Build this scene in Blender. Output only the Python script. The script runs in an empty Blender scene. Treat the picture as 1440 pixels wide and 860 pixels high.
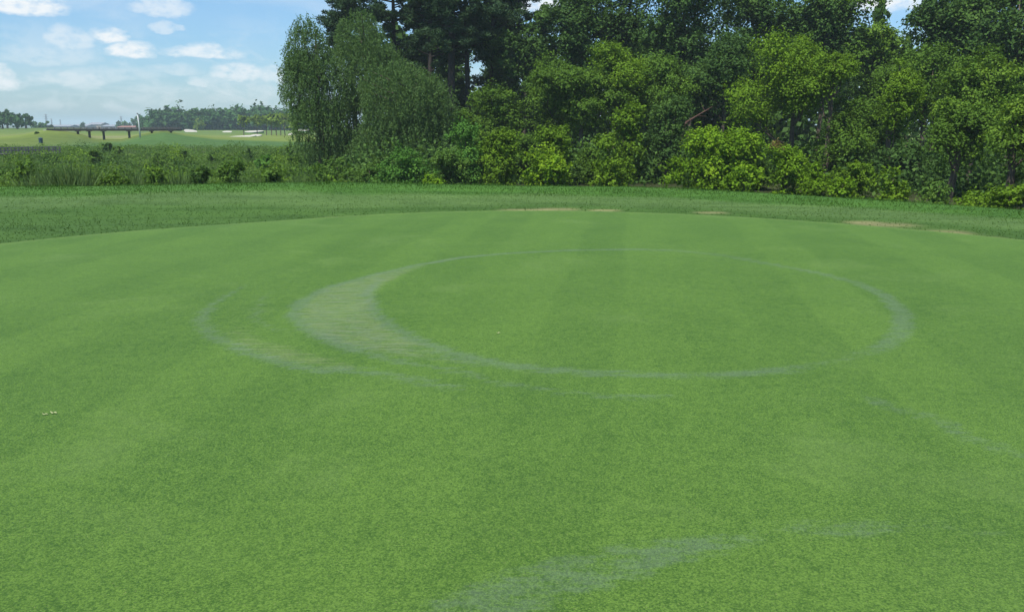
import bpy, math
import numpy as np
from mathutils import Vector

S = bpy.context.scene
COL = S.collection
rad = math.radians

# ------------------------------------------------------------------ camera
EYE, F, PITCH = 1.65, 1200.0, rad(12.04)          # eye height in metres, focal length in photo pixels
cam_d = bpy.data.cameras.new('camera')
cam = bpy.data.objects.new('camera', cam_d)
COL.objects.link(cam)
cam.location = (0, 0, EYE)
cam.rotation_euler = (rad(90) - PITCH, 0, 0)
cam_d.sensor_width = 36.0
cam_d.lens = 36.0 * F / 1440.0
cam_d.clip_start = 0.05
cam_d.clip_end = 30000.0
S.camera = cam

# ------------------------------------------------------------------ exposure
S.view_settings.view_transform = 'Standard'
S.view_settings.look = 'None'
S.view_settings.exposure = 0.40
S.view_settings.gamma = 1.0
S.render.engine = 'CYCLES'
S.cycles.max_bounces = 6
S.cycles.diffuse_bounces = 3
S.cycles.transmission_bounces = 4
S.cycles.volume_bounces = 0
S.cycles.sample_clamp_indirect = 4.0

# ------------------------------------------------------------------ sun
SUN_EL, SUN_AZ = 62.0, -148.0      # azimuth from +Y, clockwise positive: high on the left, a little behind the camera
sun_d = bpy.data.lights.new('sun', 'SUN')
sun_d.energy = 5.0
sun_d.angle = rad(0.5)
sun_d.color = (1.0, 0.95, 0.87)
sun = bpy.data.objects.new('sun', sun_d)
COL.objects.link(sun)
to_sun = Vector((math.sin(rad(SUN_AZ)) * math.cos(rad(SUN_EL)), math.cos(rad(SUN_AZ)) * math.cos(rad(SUN_EL)), math.sin(rad(SUN_EL))))
sun.rotation_euler = to_sun.to_track_quat('Z', 'Y').to_euler()
sun.location = to_sun * 60


# ------------------------------------------------------------------ node helper
class NT:
    def __init__(self, tree):
        self.t = tree
        tree.nodes.clear()

    def n(self, kind, **kw):
        nd = self.t.nodes.new(kind)
        for k, v in kw.items():
            setattr(nd, k, v)
        return nd

    def put(self, sock, v):
        if v is None:
            return
        if isinstance(v, bpy.types.NodeSocket):
            self.t.links.new(v, sock)
        else:
            if isinstance(v, (tuple, list)) and len(v) == 3 and sock.type == 'RGBA':
                v = (*v, 1.0)
            sock.default_value = v

    def m(self, op, a, b=None, c=None, clamp=False):
        nd = self.n('ShaderNodeMath', operation=op, use_clamp=clamp)
        for i, v in enumerate((a, b, c)):
            self.put(nd.inputs[i], v)
        return nd.outputs[0]

    def mix(self, f, a, b, blend='MIX'):
        nd = self.n('ShaderNodeMix', data_type='RGBA', blend_type=blend)
        self.put(nd.inputs[0], f)
        self.put(nd.inputs[6], a)
        self.put(nd.inputs[7], b)
        return nd.outputs[2]

    def noise(self, vec, scale, detail=3.0, rough=0.55, dist=0.0, dims='3D'):
        nd = self.n('ShaderNodeTexNoise', noise_dimensions=dims)
        self.put(nd.inputs['Vector'], vec)
        nd.inputs['Scale'].default_value = scale
        nd.inputs['Detail'].default_value = detail
        nd.inputs['Roughness'].default_value = rough
        nd.inputs['Distortion'].default_value = dist
        return nd.outputs[0]

    def ramp(self, v, lo, hi, a=0.0, b=1.0):
        nd = self.n('ShaderNodeMapRange', interpolation_type='SMOOTHSTEP')
        self.put(nd.inputs[0], v)
        for i, x in enumerate((lo, hi, a, b)):
            self.put(nd.inputs[i + 1], x)
        return nd.outputs[0]

    def xyz(self, x, y, z=0.0):
        nd = self.n('ShaderNodeCombineXYZ')
        for i, v in enumerate((x, y, z)):
            self.put(nd.inputs[i], v)
        return nd.outputs[0]

    def vmul(self, v, s):
        nd = self.n('ShaderNodeVectorMath', operation='MULTIPLY')
        self.put(nd.inputs[0], v)
        nd.inputs[1].default_value = s
        return nd.outputs[0]


def ray(u, v):
    a, b = (u - 720.0) / F, (430.0 - v) / F
    return np.array([a, math.cos(PITCH) + b * math.sin(PITCH), -math.sin(PITCH) + b * math.cos(PITCH)])


def at(u, v, D):
    """World point seen at photo pixel (u, v), D metres ahead."""
    r = ray(u, v)
    return r * (D / r[1]) + np.array([0, 0, EYE])


def on_green(u, v, z=0.0):
    r = ray(u, v)
    return (r * ((z - EYE) / r[2]))[:2]


# ------------------------------------------------------------------ world: sky and clouds
W = bpy.data.worlds.new('World')
S.world = W
W.use_nodes = True
k = NT(W.node_tree)
sky = k.n('ShaderNodeTexSky', sky_type='NISHITA', sun_disc=False, sun_elevation=rad(SUN_EL), sun_rotation=rad(SUN_AZ),
          altitude=0.0, air_density=1.1, dust_density=0.6, ozone_density=2.0)
tc = k.n('ShaderNodeTexCoord').outputs['Generated']
sep = k.n('ShaderNodeSeparateXYZ')
k.put(sep.inputs[0], tc)
dx, dy, dz = sep.outputs
az = k.m('ARCTAN2', dx, dy)
el = k.m('ARCSINE', k.m('MAXIMUM', k.m('MINIMUM', dz, 1.0), -1.0))
ae = k.xyz(k.m('MULTIPLY', az, 1.0), k.m('MULTIPLY', el, 1.9), 0.0)
w1 = k.m('SUBTRACT', k.noise(ae, 26.0, 5.0, 0.6), 0.5)
w2 = k.m('SUBTRACT', k.noise(k.xyz(k.m('ADD', az, 7.0), k.m('MULTIPLY', el, 1.9), 3.0), 26.0, 5.0, 0.6), 0.5)
azw = k.m('MULTIPLY_ADD', w1, 0.045, az)
elw = k.m('MULTIPLY_ADD', w2, 0.020, el)
# single cumulus: photo position, half width and half height in pixels, weight
CLOUDS = [(28, 8, 62, 26, 1.0), (228, 12, 46, 24, .62), (232, 40, 26, 12, .5), (153, 53, 30, 15, 1.0), (188, 75, 36, 18, 1.0), (98, 60, 30, 26, .58),
          (285, 75, 56, 13, .85), (335, 105, 46, 20, .75), (283, 117, 24, 14, .55), (104, 113, 46, 16, .55), (2, 115, 20, 26, .85), (60, 112, 22, 12, .4), (222, 128, 50, 10, .35),
          (385, 108, 26, 20, .6), (70, 82, 70, 22, .4), (150, 108, 80, 16, .35), (245, 100, 40, 12, .4), (340, 140, 70, 12, .35), (752, 4, 70, 26, .9), (1228, 2, 80, 30, 1.0), (1010, -40, 110, 30, .9), (560, -70, 90, 30, .9), (-110, 70, 80, 22, .9),
          (-190, 20, 70, 30, .9), (1560, 30, 90, 30, .9), (1700, -30, 80, 30, .9), (330, -80, 90, 34, .9)]
acc = None
for (u, v, a, b, wt) in CLOUDS:
    r = ray(u, v)
    r = r / np.linalg.norm(r)
    a0, e0 = math.atan2(r[0], r[1]), math.asin(r[2])
    px = k.m('MULTIPLY', k.m('SUBTRACT', azw, a0), F / a)
    dq = k.m('SUBTRACT', elw, e0)
    py = k.m('MULTIPLY', dq, F / b)
    under = k.m('MULTIPLY', k.m('MINIMUM', dq, 0.0), 0.9 * F / b)         # flatter bottoms
    py = k.m('ADD', py, under)
    d2 = k.m('ADD', k.m('MULTIPLY', px, px), k.m('MULTIPLY', py, py))
    f = k.m('MULTIPLY', k.ramp(d2, 1.0, 0.12), wt)
    acc = f if acc is None else k.m('MAXIMUM', acc, f)
puff = k.noise(ae, 60.0, 5.0, 0.62)
cum = k.m('MULTIPLY', acc, k.ramp(puff, 0.15, 0.60, 0.0, 1.0))
# thin broken cloud everywhere, thicker low down
den = k.m('ADD', k.m('MAXIMUM', dz, 0.0), 0.10)
pl = k.xyz(k.m('DIVIDE', dx, den), k.m('DIVIDE', dy, den), 0.0)
veil = k.ramp(k.noise(pl, 0.9, 6.0, 0.6, 0.4), 0.46, 0.72)
low = k.ramp(el, 0.135, 0.03)
veil2 = k.m('MULTIPLY', k.m('MULTIPLY_ADD', k.ramp(k.noise(ae, 22.0, 6.0, 0.6, 0.4), 0.46, 0.66), 0.7, k.m('MULTIPLY', k.ramp(k.noise(ae, 7.0, 4.0, 0.6), 0.35, 0.65), 0.3)), k.m('MULTIPLY', low, 0.5))
veil = k.m('MAXIMUM', k.m('MULTIPLY', veil, 0.30), veil2)
cl = k.m('MAXIMUM', cum, veil)
cl = k.m('MULTIPLY', cl, k.ramp(el, -0.005, 0.02))
bg = k.n('ShaderNodeBackground')
SKY_TINT = (0.86, 1.03, 1.10)
CLOUD_COL = (7.2, 7.5, 7.7)
tint = k.mix(k.ramp(el, 0.0, 0.35), (0.60, 0.86, 1.18), SKY_TINT)      # summer haze keeps the low sky pale blue
skyc = k.mix(1.0, sky.outputs[0], tint, 'MULTIPLY')
col = k.mix(cl, skyc, CLOUD_COL)
k.put(bg.inputs[0], col)
bg.inputs[1].default_value = 0.098
wo = k.n('ShaderNodeOutputWorld')
k.put(wo.inputs[0], bg.outputs[0])


# ------------------------------------------------------------------ terrain height
def sm(a, b, x):
    t = np.clip((np.asarray(x, float) - a) / (b - a), 0, 1)
    return t * t * (3 - 2 * t)


def crest(x):
    x = np.asarray(x, float)
    t = np.clip(x - 3.0, 0, 9.0)
    return 22.6 - 0.442 * t ** 1.357 - 1.0 * np.clip(x - 12.0, 0, 8)


LOW = -1.5
# height of the banks either side of the gully that the bridge crosses, by photo column
GULLY_U = [-400, -60, 0, 45, 75, 100, 125, 145, 181, 213, 240, 270, 310, 420, 900]
GULLY_Z = [-1.2, -1.1, -0.9, -0.4, 0.35, 0.15, -0.45, -1.35, -1.4, -0.4, 0.1, -0.5, -1.1, -1.4, -1.5]
BRIDGE_D = 150.0


def H(x, y):
    x = np.asarray(x, float)
    y = np.asarray(y, float)
    s = y - crest(x)
    z = LOW * sm(0.0, 9.0, s)
    side = np.maximum(np.abs(x) - 24, 0) + np.maximum(-y - 14, 0)
    z = np.minimum(z, LOW * sm(0, 12, side))
    z = z + 0.15 * np.exp(-((x + 5.2) / 4.5) ** 2 - ((y - 21.5) / 3.2) ** 2)
    z = z - 0.10 * np.exp(-((x + 9) / 5.0) ** 2 - ((y - 15.6) / 1.6) ** 2)
    far = sm(60, 140, y)
    z = z + far * (0.25 * np.sin(x * 0.031 + 1.0) * np.sin(y * 0.027) + 0.12 * np.sin(x * 0.09 + y * 0.05))
    z = z + 1.5 * np.exp(-((x + 195) / 55.0) ** 2 - ((y - 345) / 55.0) ** 2)
    prof = np.interp(x * 150.0 / np.maximum(y, 60.0) / 150.0 * F + 720, GULLY_U, GULLY_Z) - LOW
    z = z + prof * sm(122, 148, y) * (1 - sm(160, 230, y))
    z = z - 3.0 * sm(480, 700, y)
    return z


# ------------------------------------------------------------------ object helpers
def tag(o, label=None, cat=None, group=None, kind=None):
    for key, v in (('label', label), ('category', cat), ('group', group), ('kind', kind)):
        if v:
            o[key] = v
    return o


def empty(name, loc, rz=0.0):
    o = bpy.data.objects.new(name, None)
    o.empty_display_size = 0.3
    o.location = loc
    o.rotation_euler = (0, 0, rz)
    COL.objects.link(o)
    return o


def mesh_obj(name, me, mats, parent=None, smooth=False):
    o = bpy.data.objects.new(name, me)
    for m in (mats if isinstance(mats, (list, tuple)) else [mats]):
        me.materials.append(m)
    if smooth:
        me.polygons.foreach_set('use_smooth', np.ones(len(me.polygons), bool))
    COL.objects.link(o)
    if parent is not None:
        o.parent = parent
    return o


def raw_mesh(name, verts, faces):
    """verts (n,3) array, faces (m,k) array with one k."""
    me = bpy.data.meshes.new(name)
    verts = np.asarray(verts, np.float32)
    faces = np.asarray(faces, np.int32)
    m, kk = faces.shape
    me.vertices.add(len(verts))
    me.vertices.foreach_set('co', verts.ravel())
    me.loops.add(m * kk)
    me.loops.foreach_set('vertex_index', faces.ravel())
    me.polygons.add(m)
    me.polygons.foreach_set('loop_start', np.arange(m, dtype=np.int32) * kk)
    me.update(calc_edges=True)
    return me


class MB:
    """Collects boxes, tubes and prisms for one mesh."""
    def __init__(self):
        self.v, self.f = [], []

    def add(self, vs, fs):
        b = len(self.v)
        self.v += [tuple(map(float, p)) for p in vs]
        self.f += [tuple(b + i for i in f) for f in fs]
        return self

    def box(self, c, s, rz=0.0):
        cx, cy, cz = c
        a, b, d = s[0] / 2, s[1] / 2, s[2] / 2
        cr, sr = math.cos(rz), math.sin(rz)
        vs = []
        for z in (-d, d):
            for (x, y) in ((-a, -b), (a, -b), (a, b), (-a, b)):
                vs.append((cx + x * cr - y * sr, cy + x * sr + y * cr, cz + z))
        return self.add(vs, [(3, 2, 1, 0), (4, 5, 6, 7), (0, 1, 5, 4), (1, 2, 6, 5), (2, 3, 7, 6), (3, 0, 4, 7)])

    def tube(self, pts, radii, n=7, caps=True):
        pts = [np.asarray(p, float) for p in pts]
        rings = []
        for i, p in enumerate(pts):
            d = pts[min(i + 1, len(pts) - 1)] - pts[max(i - 1, 0)]
            d = d / (np.linalg.norm(d) + 1e-9)
            ref = np.array([1.0, 0, 0]) if abs(d[0]) < 0.8 else np.array([0, 1.0, 0])
            a = np.cross(d, ref)
            a /= np.linalg.norm(a)
            b = np.cross(d, a)
            rings.append([p + radii[i] * (math.cos(t) * a + math.sin(t) * b) for t in np.linspace(0, 2 * math.pi, n, endpoint=False)])
        vs = [q for r in rings for q in r]
        fs = []
        for i in range(len(pts) - 1):
            for j in range(n):
                fs.append((i * n + j, i * n + (j + 1) % n, (i + 1) * n + (j + 1) % n, (i + 1) * n + j))
        if caps:
            fs.append(tuple(range(n))[::-1])
            fs.append(tuple((len(pts) - 1) * n + j for j in range(n)))
        return self.add(vs, fs)

    def build(self, name, mat, parent=None, smooth=False):
        me = bpy.data.meshes.new(name)
        me.from_pydata(self.v, [], self.f)
        me.update()
        return mesh_obj(name, me, mat, parent, smooth)


# ------------------------------------------------------------------ materials
def new_mat(name):
    m = bpy.data.materials.new(name)
    m.use_nodes = True
    return m, NT(m.node_tree)


def finish(k, col, rough=0.8, spec=0.3, bump=None, bump_d=0.01, bump_s=0.5, metal=0.0, sheen=0.0):
    p = k.n('ShaderNodeBsdfPrincipled')
    p.inputs['Sheen Weight'].default_value = sheen
    p.inputs['Sheen Roughness'].default_value = 0.45
    p.inputs['Sheen Tint'].default_value = (0.75, 0.95, 0.6, 1)
    k.put(p.inputs['Base Color'], col)
    k.put(p.inputs['Roughness'], rough)
    p.inputs['Specular IOR Level'].default_value = spec
    p.inputs['Metallic'].default_value = metal
    if bump is not None:
        b = k.n('ShaderNodeBump')
        b.inputs['Strength'].default_value = bump_s
        b.inputs['Distance'].default_value = bump_d
        k.put(b.inputs['Height'], bump)
        k.put(p.inputs['Normal'], b.outputs[0])
    o = k.n('ShaderNodeOutputMaterial')
    k.put(o.inputs[0], p.outputs[0])


def plain(name, col, rough=0.75, spec=0.3, scale=6.0, amt=0.25, metal=0.0):
    m, k = new_mat(name)
    g = k.n('ShaderNodeTexCoord').outputs['Object']
    nz = k.noise(g, scale, 4.0, 0.6)
    c = k.mix(nz, tuple(x * (1 - amt) for x in col), tuple(min(1, x * (1 + amt)) for x in col))
    finish(k, c, rough, spec, nz, 0.02, 0.3, metal)
    return m


def bark(name, col):
    m, k = new_mat(name)
    g = k.n('ShaderNodeTexCoord').outputs['Object']
    nz = k.noise(k.vmul(g, (9.0, 9.0, 1.6)), 1.6, 5.0, 0.65)
    c = k.mix(k.ramp(nz, 0.3, 0.7), tuple(x * 0.55 for x in col), tuple(x * 1.35 for x in col))
    finish(k, c, 0.9, 0.15, nz, 0.03, 0.8)
    return m


_leaf = {}


def leaf_mat(name, col, young=None, trans=0.28):
    """Leaf colours differ leaf by leaf and spray by spray (attribute 'tint' 0..1)."""
    if name in _leaf:
        return _leaf[name]
    m, k = new_mat(name)
    young = young or (min(1, col[0] * 1.9), min(1, col[1] * 1.55), col[2] * 1.1)
    at_ = k.n('ShaderNodeAttribute', attribute_name='tint', attribute_type='GEOMETRY')
    t = at_.outputs['Fac']
    dark = tuple(x * 0.70 for x in col)
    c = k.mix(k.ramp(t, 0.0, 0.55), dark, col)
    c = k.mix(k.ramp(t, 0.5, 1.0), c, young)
    p = k.n('ShaderNodeBsdfPrincipled')
    k.put(p.inputs['Base Color'], c)
    p.inputs['Roughness'].default_value = 0.7
    p.inputs['Specular IOR Level'].default_value = 0.10
    tr = k.n('ShaderNodeBsdfTranslucent')
    k.put(tr.inputs[0], k.mix(1.0, c, (1.25, 1.2, 0.6), 'MULTIPLY'))
    ms = k.n('ShaderNodeMixShader')
    ms.inputs[0].default_value = trans
    k.put(ms.inputs[1], p.outputs[0])
    k.put(ms.inputs[2], tr.outputs[0])
    o = k.n('ShaderNodeOutputMaterial')
    k.put(o.inputs[0], ms.outputs[0])
    _leaf[name] = m
    return m


BARK = bark('grey_brown_bark', (0.10, 0.080, 0.062))
PINE_BARK = bark('pine_bark', (0.045, 0.038, 0.034))
DEAD = bark('dead_wood', (0.085, 0.050, 0.038))


# ------------------------------------------------------------------ turf
def turf_nodes(k, base, grain=1.0, stripe=None):
    pass


def ground_material():
    m, k = new_mat('turf_and_soil')
    geo = k.n('ShaderNodeNewGeometry').outputs['Position']
    a = k.n('ShaderNodeAttribute', attribute_name='turf', attribute_type='GEOMETRY').outputs['Color']
    n1 = k.noise(geo, 60.0, 3.0, 0.7)
    n2 = k.noise(geo, 9.0, 4.0, 0.6)
    n3 = k.noise(k.vmul(geo, (0.35, 0.9, 0.5)), 1.3, 4.0, 0.6)
    v = k.m('ADD', k.m('MULTIPLY', k.m('SUBTRACT', n1, 0.5), 1.5), k.m('MULTIPLY', k.m('SUBTRACT', n2, 0.5), 0.8))
    n4 = k.noise(k.vmul(geo, (0.05, 0.12, 0.05)), 1.0, 5.0, 0.65)
    v = k.m('ADD', k.m('MULTIPLY', k.m('SUBTRACT', n3, 0.5), 0.8), v)
    v = k.m('ADD', k.m('MULTIPLY', k.m('SUBTRACT', n4, 0.5), 1.2), v)
    st = k.noise(k.vmul(geo, (0.28, 1.0, 1.0)), 1.5, 6.0, 0.72, 0.4)
    v = k.m('MULTIPLY_ADD', k.m('SUBTRACT', st, 0.5), 1.7, v)
    c = k.mix(k.m('MULTIPLY_ADD', v, 0.85, 0.5, clamp=True), k.mix(1.0, a, (0.55, 0.60, 0.55), 'MULTIPLY'), k.mix(1.0, a, (1.5, 1.38, 1.35), 'MULTIPLY'))
    finish(k, c, 0.8, 0.12, k.m('ADD', n1, n2), 0.03, 0.7)
    return m


def green_material():
    m, k = new_mat('mown_putting_turf')
    geo = k.n('ShaderNodeNewGeometry').outputs['Position']
    wear = k.n('ShaderNodeAttribute', attribute_name='wear', attribute_type='GEOMETRY').outputs['Color']
    ws = k.n('ShaderNodeSeparateColor')
    k.put(ws.inputs[0], wear)
    stain, scuff, edge = ws.outputs
    sp = k.n('ShaderNodeSeparateXYZ')
    k.put(sp.inputs[0], geo)
    X, Y, _ = sp.outputs
    g1 = k.noise(geo, 125.0, 4.0, 0.85)
    g2 = k.noise(k.vmul(geo, (1.0, 0.6, 1.0)), 48.0, 4.0, 0.75)
    g3 = k.noise(geo, 11.0, 4.0, 0.6)
    g4 = k.noise(geo, 1.1, 4.0, 0.55, 0.5)
    # mowing passes: a reel's width, running a little to the right of straight ahead, wavering
    ca, sa = math.cos(rad(8.0)), math.sin(rad(8.0))
    q = k.m('SUBTRACT', k.m('MULTIPLY', X, ca), k.m('MULTIPLY', Y, sa))
    q = k.m('MULTIPLY_ADD', k.m('SUBTRACT', k.noise(geo, 0.45, 2.0, 0.5), 0.5), 0.30, q)
    s = k.m('MULTIPLY_ADD', k.m('SINE', k.m('MULTIPLY_ADD', q, 2 * math.pi / 0.93, 1.0)), 0.7, k.m('SINE', k.m('MULTIPLY', q, 2 * math.pi / 1.6)))
    s = k.m('MULTIPLY', k.ramp(s, -0.35, 0.35, -1.0, 1.0), k.ramp(k.noise(geo, 0.5, 3.0, 0.5), 0.25, 0.6))
    base_d, base_l = (0.024, 0.072, 0.006), (0.106, 0.197, 0.027)
    v = k.m('MULTIPLY_ADD', k.m('SUBTRACT', g1, 0.5), 3.2, 0.5)
    vo = k.n('ShaderNodeTexVoronoi', feature='F1', distance='EUCLIDEAN')
    k.put(vo.inputs['Vector'], geo)
    vo.inputs['Scale'].default_value = 135.0
    vc = k.n('ShaderNodeSeparateColor')
    k.put(vc.inputs[0], vo.outputs['Color'])
    v = k.m('MULTIPLY_ADD', k.m('SUBTRACT', vc.outputs[0], 0.5), 0.62, v)      # tip by tip
    v = k.m('MULTIPLY_ADD', k.m('SUBTRACT', 0.42, vo.outputs['Distance']), 0.55, v)
    v = k.m('MULTIPLY_ADD', k.m("SUBTRACT", g2, 0.5), 0.75, v)
    v = k.m('MULTIPLY_ADD', k.m('SUBTRACT', g3, 0.5), 0.55, v)
    v = k.m('MULTIPLY_ADD', k.m('SUBTRACT', g4, 0.5), 0.40, v)
    v = k.m('MULTIPLY_ADD', s, 0.06, v)  # light caught by the leaning blades of each pass, put into the colour
    c = k.mix(k.m('MAXIMUM', k.m('MINIMUM', v, 1.0), 0.0), base_d, base_l)
    # yellower, tired patches
    yp = k.m('MULTIPLY', k.ramp(k.noise(geo, 0.8, 5.0, 0.6, 0.6), 0.52, 0.75), 0.30)
    c = k.mix(yp, c, k.mix(g2, (0.085, 0.150, 0.030), (0.16, 0.25, 0.07)))
    # tan scuffs, streaky along the mower's turn
    streak = k.noise(k.vmul(geo, (1.5, 11.0, 1.0)), 2.2, 5.0, 0.7)
    rag = k.noise(k.vmul(geo, (1.4, 4.5, 1.0)), 3.2, 5.0, 0.72)
    sc = k.ramp(k.m('ADD', scuff, k.m('MULTIPLY', k.m('SUBTRACT', streak, 0.5), 3.4)), 0.30, 1.5)
    sc = k.m('MULTIPLY', sc, k.ramp(scuff, 0.02, 0.25))
    worn = k.mix(1.0, k.mix(1.0, c, (0.72, 0.70, 0.70), 'MULTIPLY'), (0.078, 0.080, 0.050), 'ADD')
    c = k.mix(k.m('MULTIPLY', sc, 0.95), c, worn)
    # blue-grey stain, ragged and broken
    st = k.ramp(k.m('ADD', stain, k.m('ADD', k.m('MULTIPLY', k.m('SUBTRACT', rag, 0.5), 2.6), k.m('MULTIPLY', k.m('SUBTRACT', g2, 0.5), 1.4))), 0.06, 0.95)
    st = k.m('MULTIPLY', st, k.ramp(stain, 0.02, 0.30))
    tainted = k.mix(1.0, k.mix(1.0, c, (0.62, 0.72, 0.88), 'MULTIPLY'), (0.040, 0.043, 0.042), 'ADD')
    c = k.mix(k.m('MULTIPLY', st, 0.88), c, tainted)
    # clippings: pale flecks
    c = k.mix(k.m('MULTIPLY', k.ramp(k.noise(geo, 95.0, 1.0, 0.5), 0.70, 0.78), 0.6), c, (0.20, 0.23, 0.08))
    # dry rim
    ed = k.m('MULTIPLY', edge, k.ramp(g3, 0.35, 0.6))
    c = k.mix(ed, c, (0.12, 0.18, 0.045))
    finish(k, c, 0.75, 0.14, k.m('ADD', g1, k.m('MULTIPLY', g2, 0.7)), 0.006, 0.8, sheen=0.09)
    return m


# green outline: an ellipse
GC, GA, GB = (0.25, -2.0), 11.2, 18.5


def gell(x, y):
    return np.sqrt(((x - GC[0]) / GA) ** 2 + ((y - GC[1]) / GB) ** 2)


def build_green():
    st = 0.075
    xs = np.arange(-12.0, 12.0, st)
    ys = np.arange(-3.0, 17.2, st)
    gx, gy = np.meshgrid(xs, ys)
    e = gell(gx, gy)
    out = e > 1
    fx, fy = gx.copy(), gy.copy()
    fx[out] = GC[0] + (gx[out] - GC[0]) / e[out]
    fy[out] = GC[1] + (gy[out] - GC[1]) / e[out]
    ins = ~out
    cell = ins[:-1, :-1] | ins[1:, :-1] | ins[:-1, 1:] | ins[1:, 1:]
    idx = np.arange(gx.size).reshape(gx.shape)
    fc = np.stack([idx[:-1, :-1][cell], idx[:-1, 1:][cell], idx[1:, 1:][cell], idx[1:, :-1][cell]], 1)
    used = np.unique(fc)
    re = np.full(gx.size, -1)
    re[used] = np.arange(len(used))
    x, y = fx.ravel()[used], fy.ravel()[used]
    z = H(x, y) + 0.012
    me = raw_mesh('putting_green', np.stack([x, y, z], 1), re[fc])
    stain = np.zeros(len(x))
    scuff = np.zeros(len(x))

    def band(dst, pts, amt, soft=0.35):
        P = [(on_green(u, v), w, a if a is not None else 1.0) for (u, v, w, *r) in pts for a in [(r[0] if r else 1.0)]]
        for (p0, w0, a0), (p1, w1, a1) in zip(P[:-1], P[1:]):
            d = p1 - p0
            t = np.clip(((x - p0[0]) * d[0] + (y - p0[1]) * d[1]) / (d @ d), 0, 1)
            dist = np.hypot(x - p0[0] - t * d[0], y - p0[1] - t * d[1])
            w = (w0 + (w1 - w0) * t) / 2
            a = (a0 + (a1 - a0) * t) * amt
            f = a * (1 - sm(w * (1 - soft), w * (1 + soft) + 0.02, dist))
            np.maximum(dst, f, out=dst)
    # wide scuffed crescent on the left of the ring, tapering into thin arcs
    band(scuff, [(600, 372, .10, .5), (545, 388, .32), (490, 410, .58), (470, 440, .70), (492, 466, .62), (545, 486, .46), (610, 500, .26, .6), (680, 512, .14, .3)], 0.95, 0.25)
    band(stain, [(600, 372, .12), (545, 386, .30), (492, 406, .52), (472, 438, .66), (496, 466, .60), (548, 486, .46), (610, 500, .30), (680, 512, .20), (750, 521, .16), (840, 527, .14), (930, 530, .14), (1020, 529, .14), (1110, 522, .16), (1150, 515, .10, .4)], 0.38)
    band(stain, [(680, 512, .16, .5), (750, 521, .13), (840, 527, .11), (930, 530, .11), (1020, 529, .11), (1110, 522, .14), (1140, 517, .09, .4)], 0.8)
    band(stain, [(590, 373, .07), (520, 389, .07), (460, 406, .09), (421, 427, .10), (411, 446, .10), (428, 463, .10), (470, 482, .14), (500, 494, .16)], 0.85)
    band(stain, [(530, 398, .06), (519, 416, .07), (528, 440, .08), (552, 461, .09), (592, 481, .10), (640, 499, .12), (700, 513, .12), (770, 523, .10)], 0.8)
    band(stain, [(600, 372, .10), (650, 363, .10), (720, 357, .09), (800, 353, .09), (870, 352, .12), (900, 352, .12, .9), (960, 354, .12, .6), (1030, 362, .12, .6), (1090, 374, .12, .7)], 0.95)
    band(scuff, [(600, 372, .10), (650, 363, .10), (700, 358, .08, .3)], 0.6)
    band(stain, [(1110, 522, .10, .5), (1190, 507, .10, .3), (1245, 489, .15, .8), (1270, 466, .16), (1270, 442, .15), (1245, 418, .13), (1205, 399, .12, .8), (1150, 385, .12, .9), (1090, 374, .12, .8), (1030, 363, .12, .7)], 0.8)
    band(scuff, [(1080, 374, .08, .4), (1125, 380, .16, 1), (1170, 389, .08, .3)], 0.5)
    # outer crescent further left
    band(stain, [(345, 402, .06, .5), (312, 420, .07), (289, 440, .09), (283, 454, .11), (300, 474, .12), (335, 491, .12), (385, 509, .13), (440, 522, .12), (490, 521, .15)], 0.7)
    band(stain, [(400, 402, .05, .3), (368, 424, .06, .7), (358, 448, .09), (385, 465, .06, .6), (430, 473, .06, .4)], 0.5)
    band(scuff, [(320, 440, .12, .2), (325, 462, .25, .5), (345, 484, .26), (400, 500, .30), (450, 512, .24), (490, 520, .12)], 0.8, 0.5)
    band(scuff, [(330, 420, .25, .3), (350, 440, .35, .45), (370, 460, .25, .3)], 0.55, 0.6)
    band(stain, [(490, 521, .14), (560, 532, .12), (620, 545, .10), (670, 548, .08, .5)], 0.6)
    band(stain, [(500, 494, .10), (560, 510, .10), (640, 524, .09), (720, 543, .08), (800, 554, .07, .7), (880, 560, .10), (940, 561, .08, .6)], 0.55)
    band(scuff, [(500, 494, .15, .6), (560, 505, .20, .5), (640, 524, .2, .3)], 0.6, 0.5)
    band(stain, [(700, 555, .06, .4), (820, 557, .06, .6), (920, 560, .08)], 0.4)
    # broad stain in the foreground
    band(stain, [(600, 890, .22), (650, 866, .23), (720, 838, .24), (800, 814, .23), (900, 787, .20), (1000, 768, .13), (1065, 757, .08, .7)], 0.62, 0.5)
    band(stain, [(1090, 748, .05, .3), (1120, 745, .10), (1200, 745, .10, .8), (1265, 742, .09), (1340, 747, .06, .5), (1420, 750, .06, .3)], 0.55)
    band(scuff, [(690, 834, .05, .8), (760, 806, .06), (850, 780, .05, .6), (900, 772, .04, .3)], 0.45, 0.6)
    band(stain, [(1210, 555, .08, .5), (1255, 575, .14), (1320, 592, .12, .7), (1375, 622, .14), (1440, 645, .10, .7)], 0.5)
    edge = sm(0.985, 0.998, gell(x, y)) * 0.55
    at_ = me.attributes.new('wear', 'FLOAT_COLOR', 'POINT')
    at_.data.foreach_set('color', np.stack([stain, scuff, edge, np.ones(len(x))], 1).astype(np.float32).ravel())
    tag(mesh_obj('putting_green', me, green_material(), smooth=True), kind='structure')


# dry scuffed patches round the green: photo column and row, half sizes in metres
TAN = ((485, 307, .5, .34), (740, 295.5, .5, .22), (785, 294.5, .4, .25), (850, 296, .3, .2), (1215, 313, .3, .25), (1245, 316, .5, .30), (1330, 327, .4, .28), (1385, 335, .3, .2), (1000, 299, .3, .2))


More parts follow.
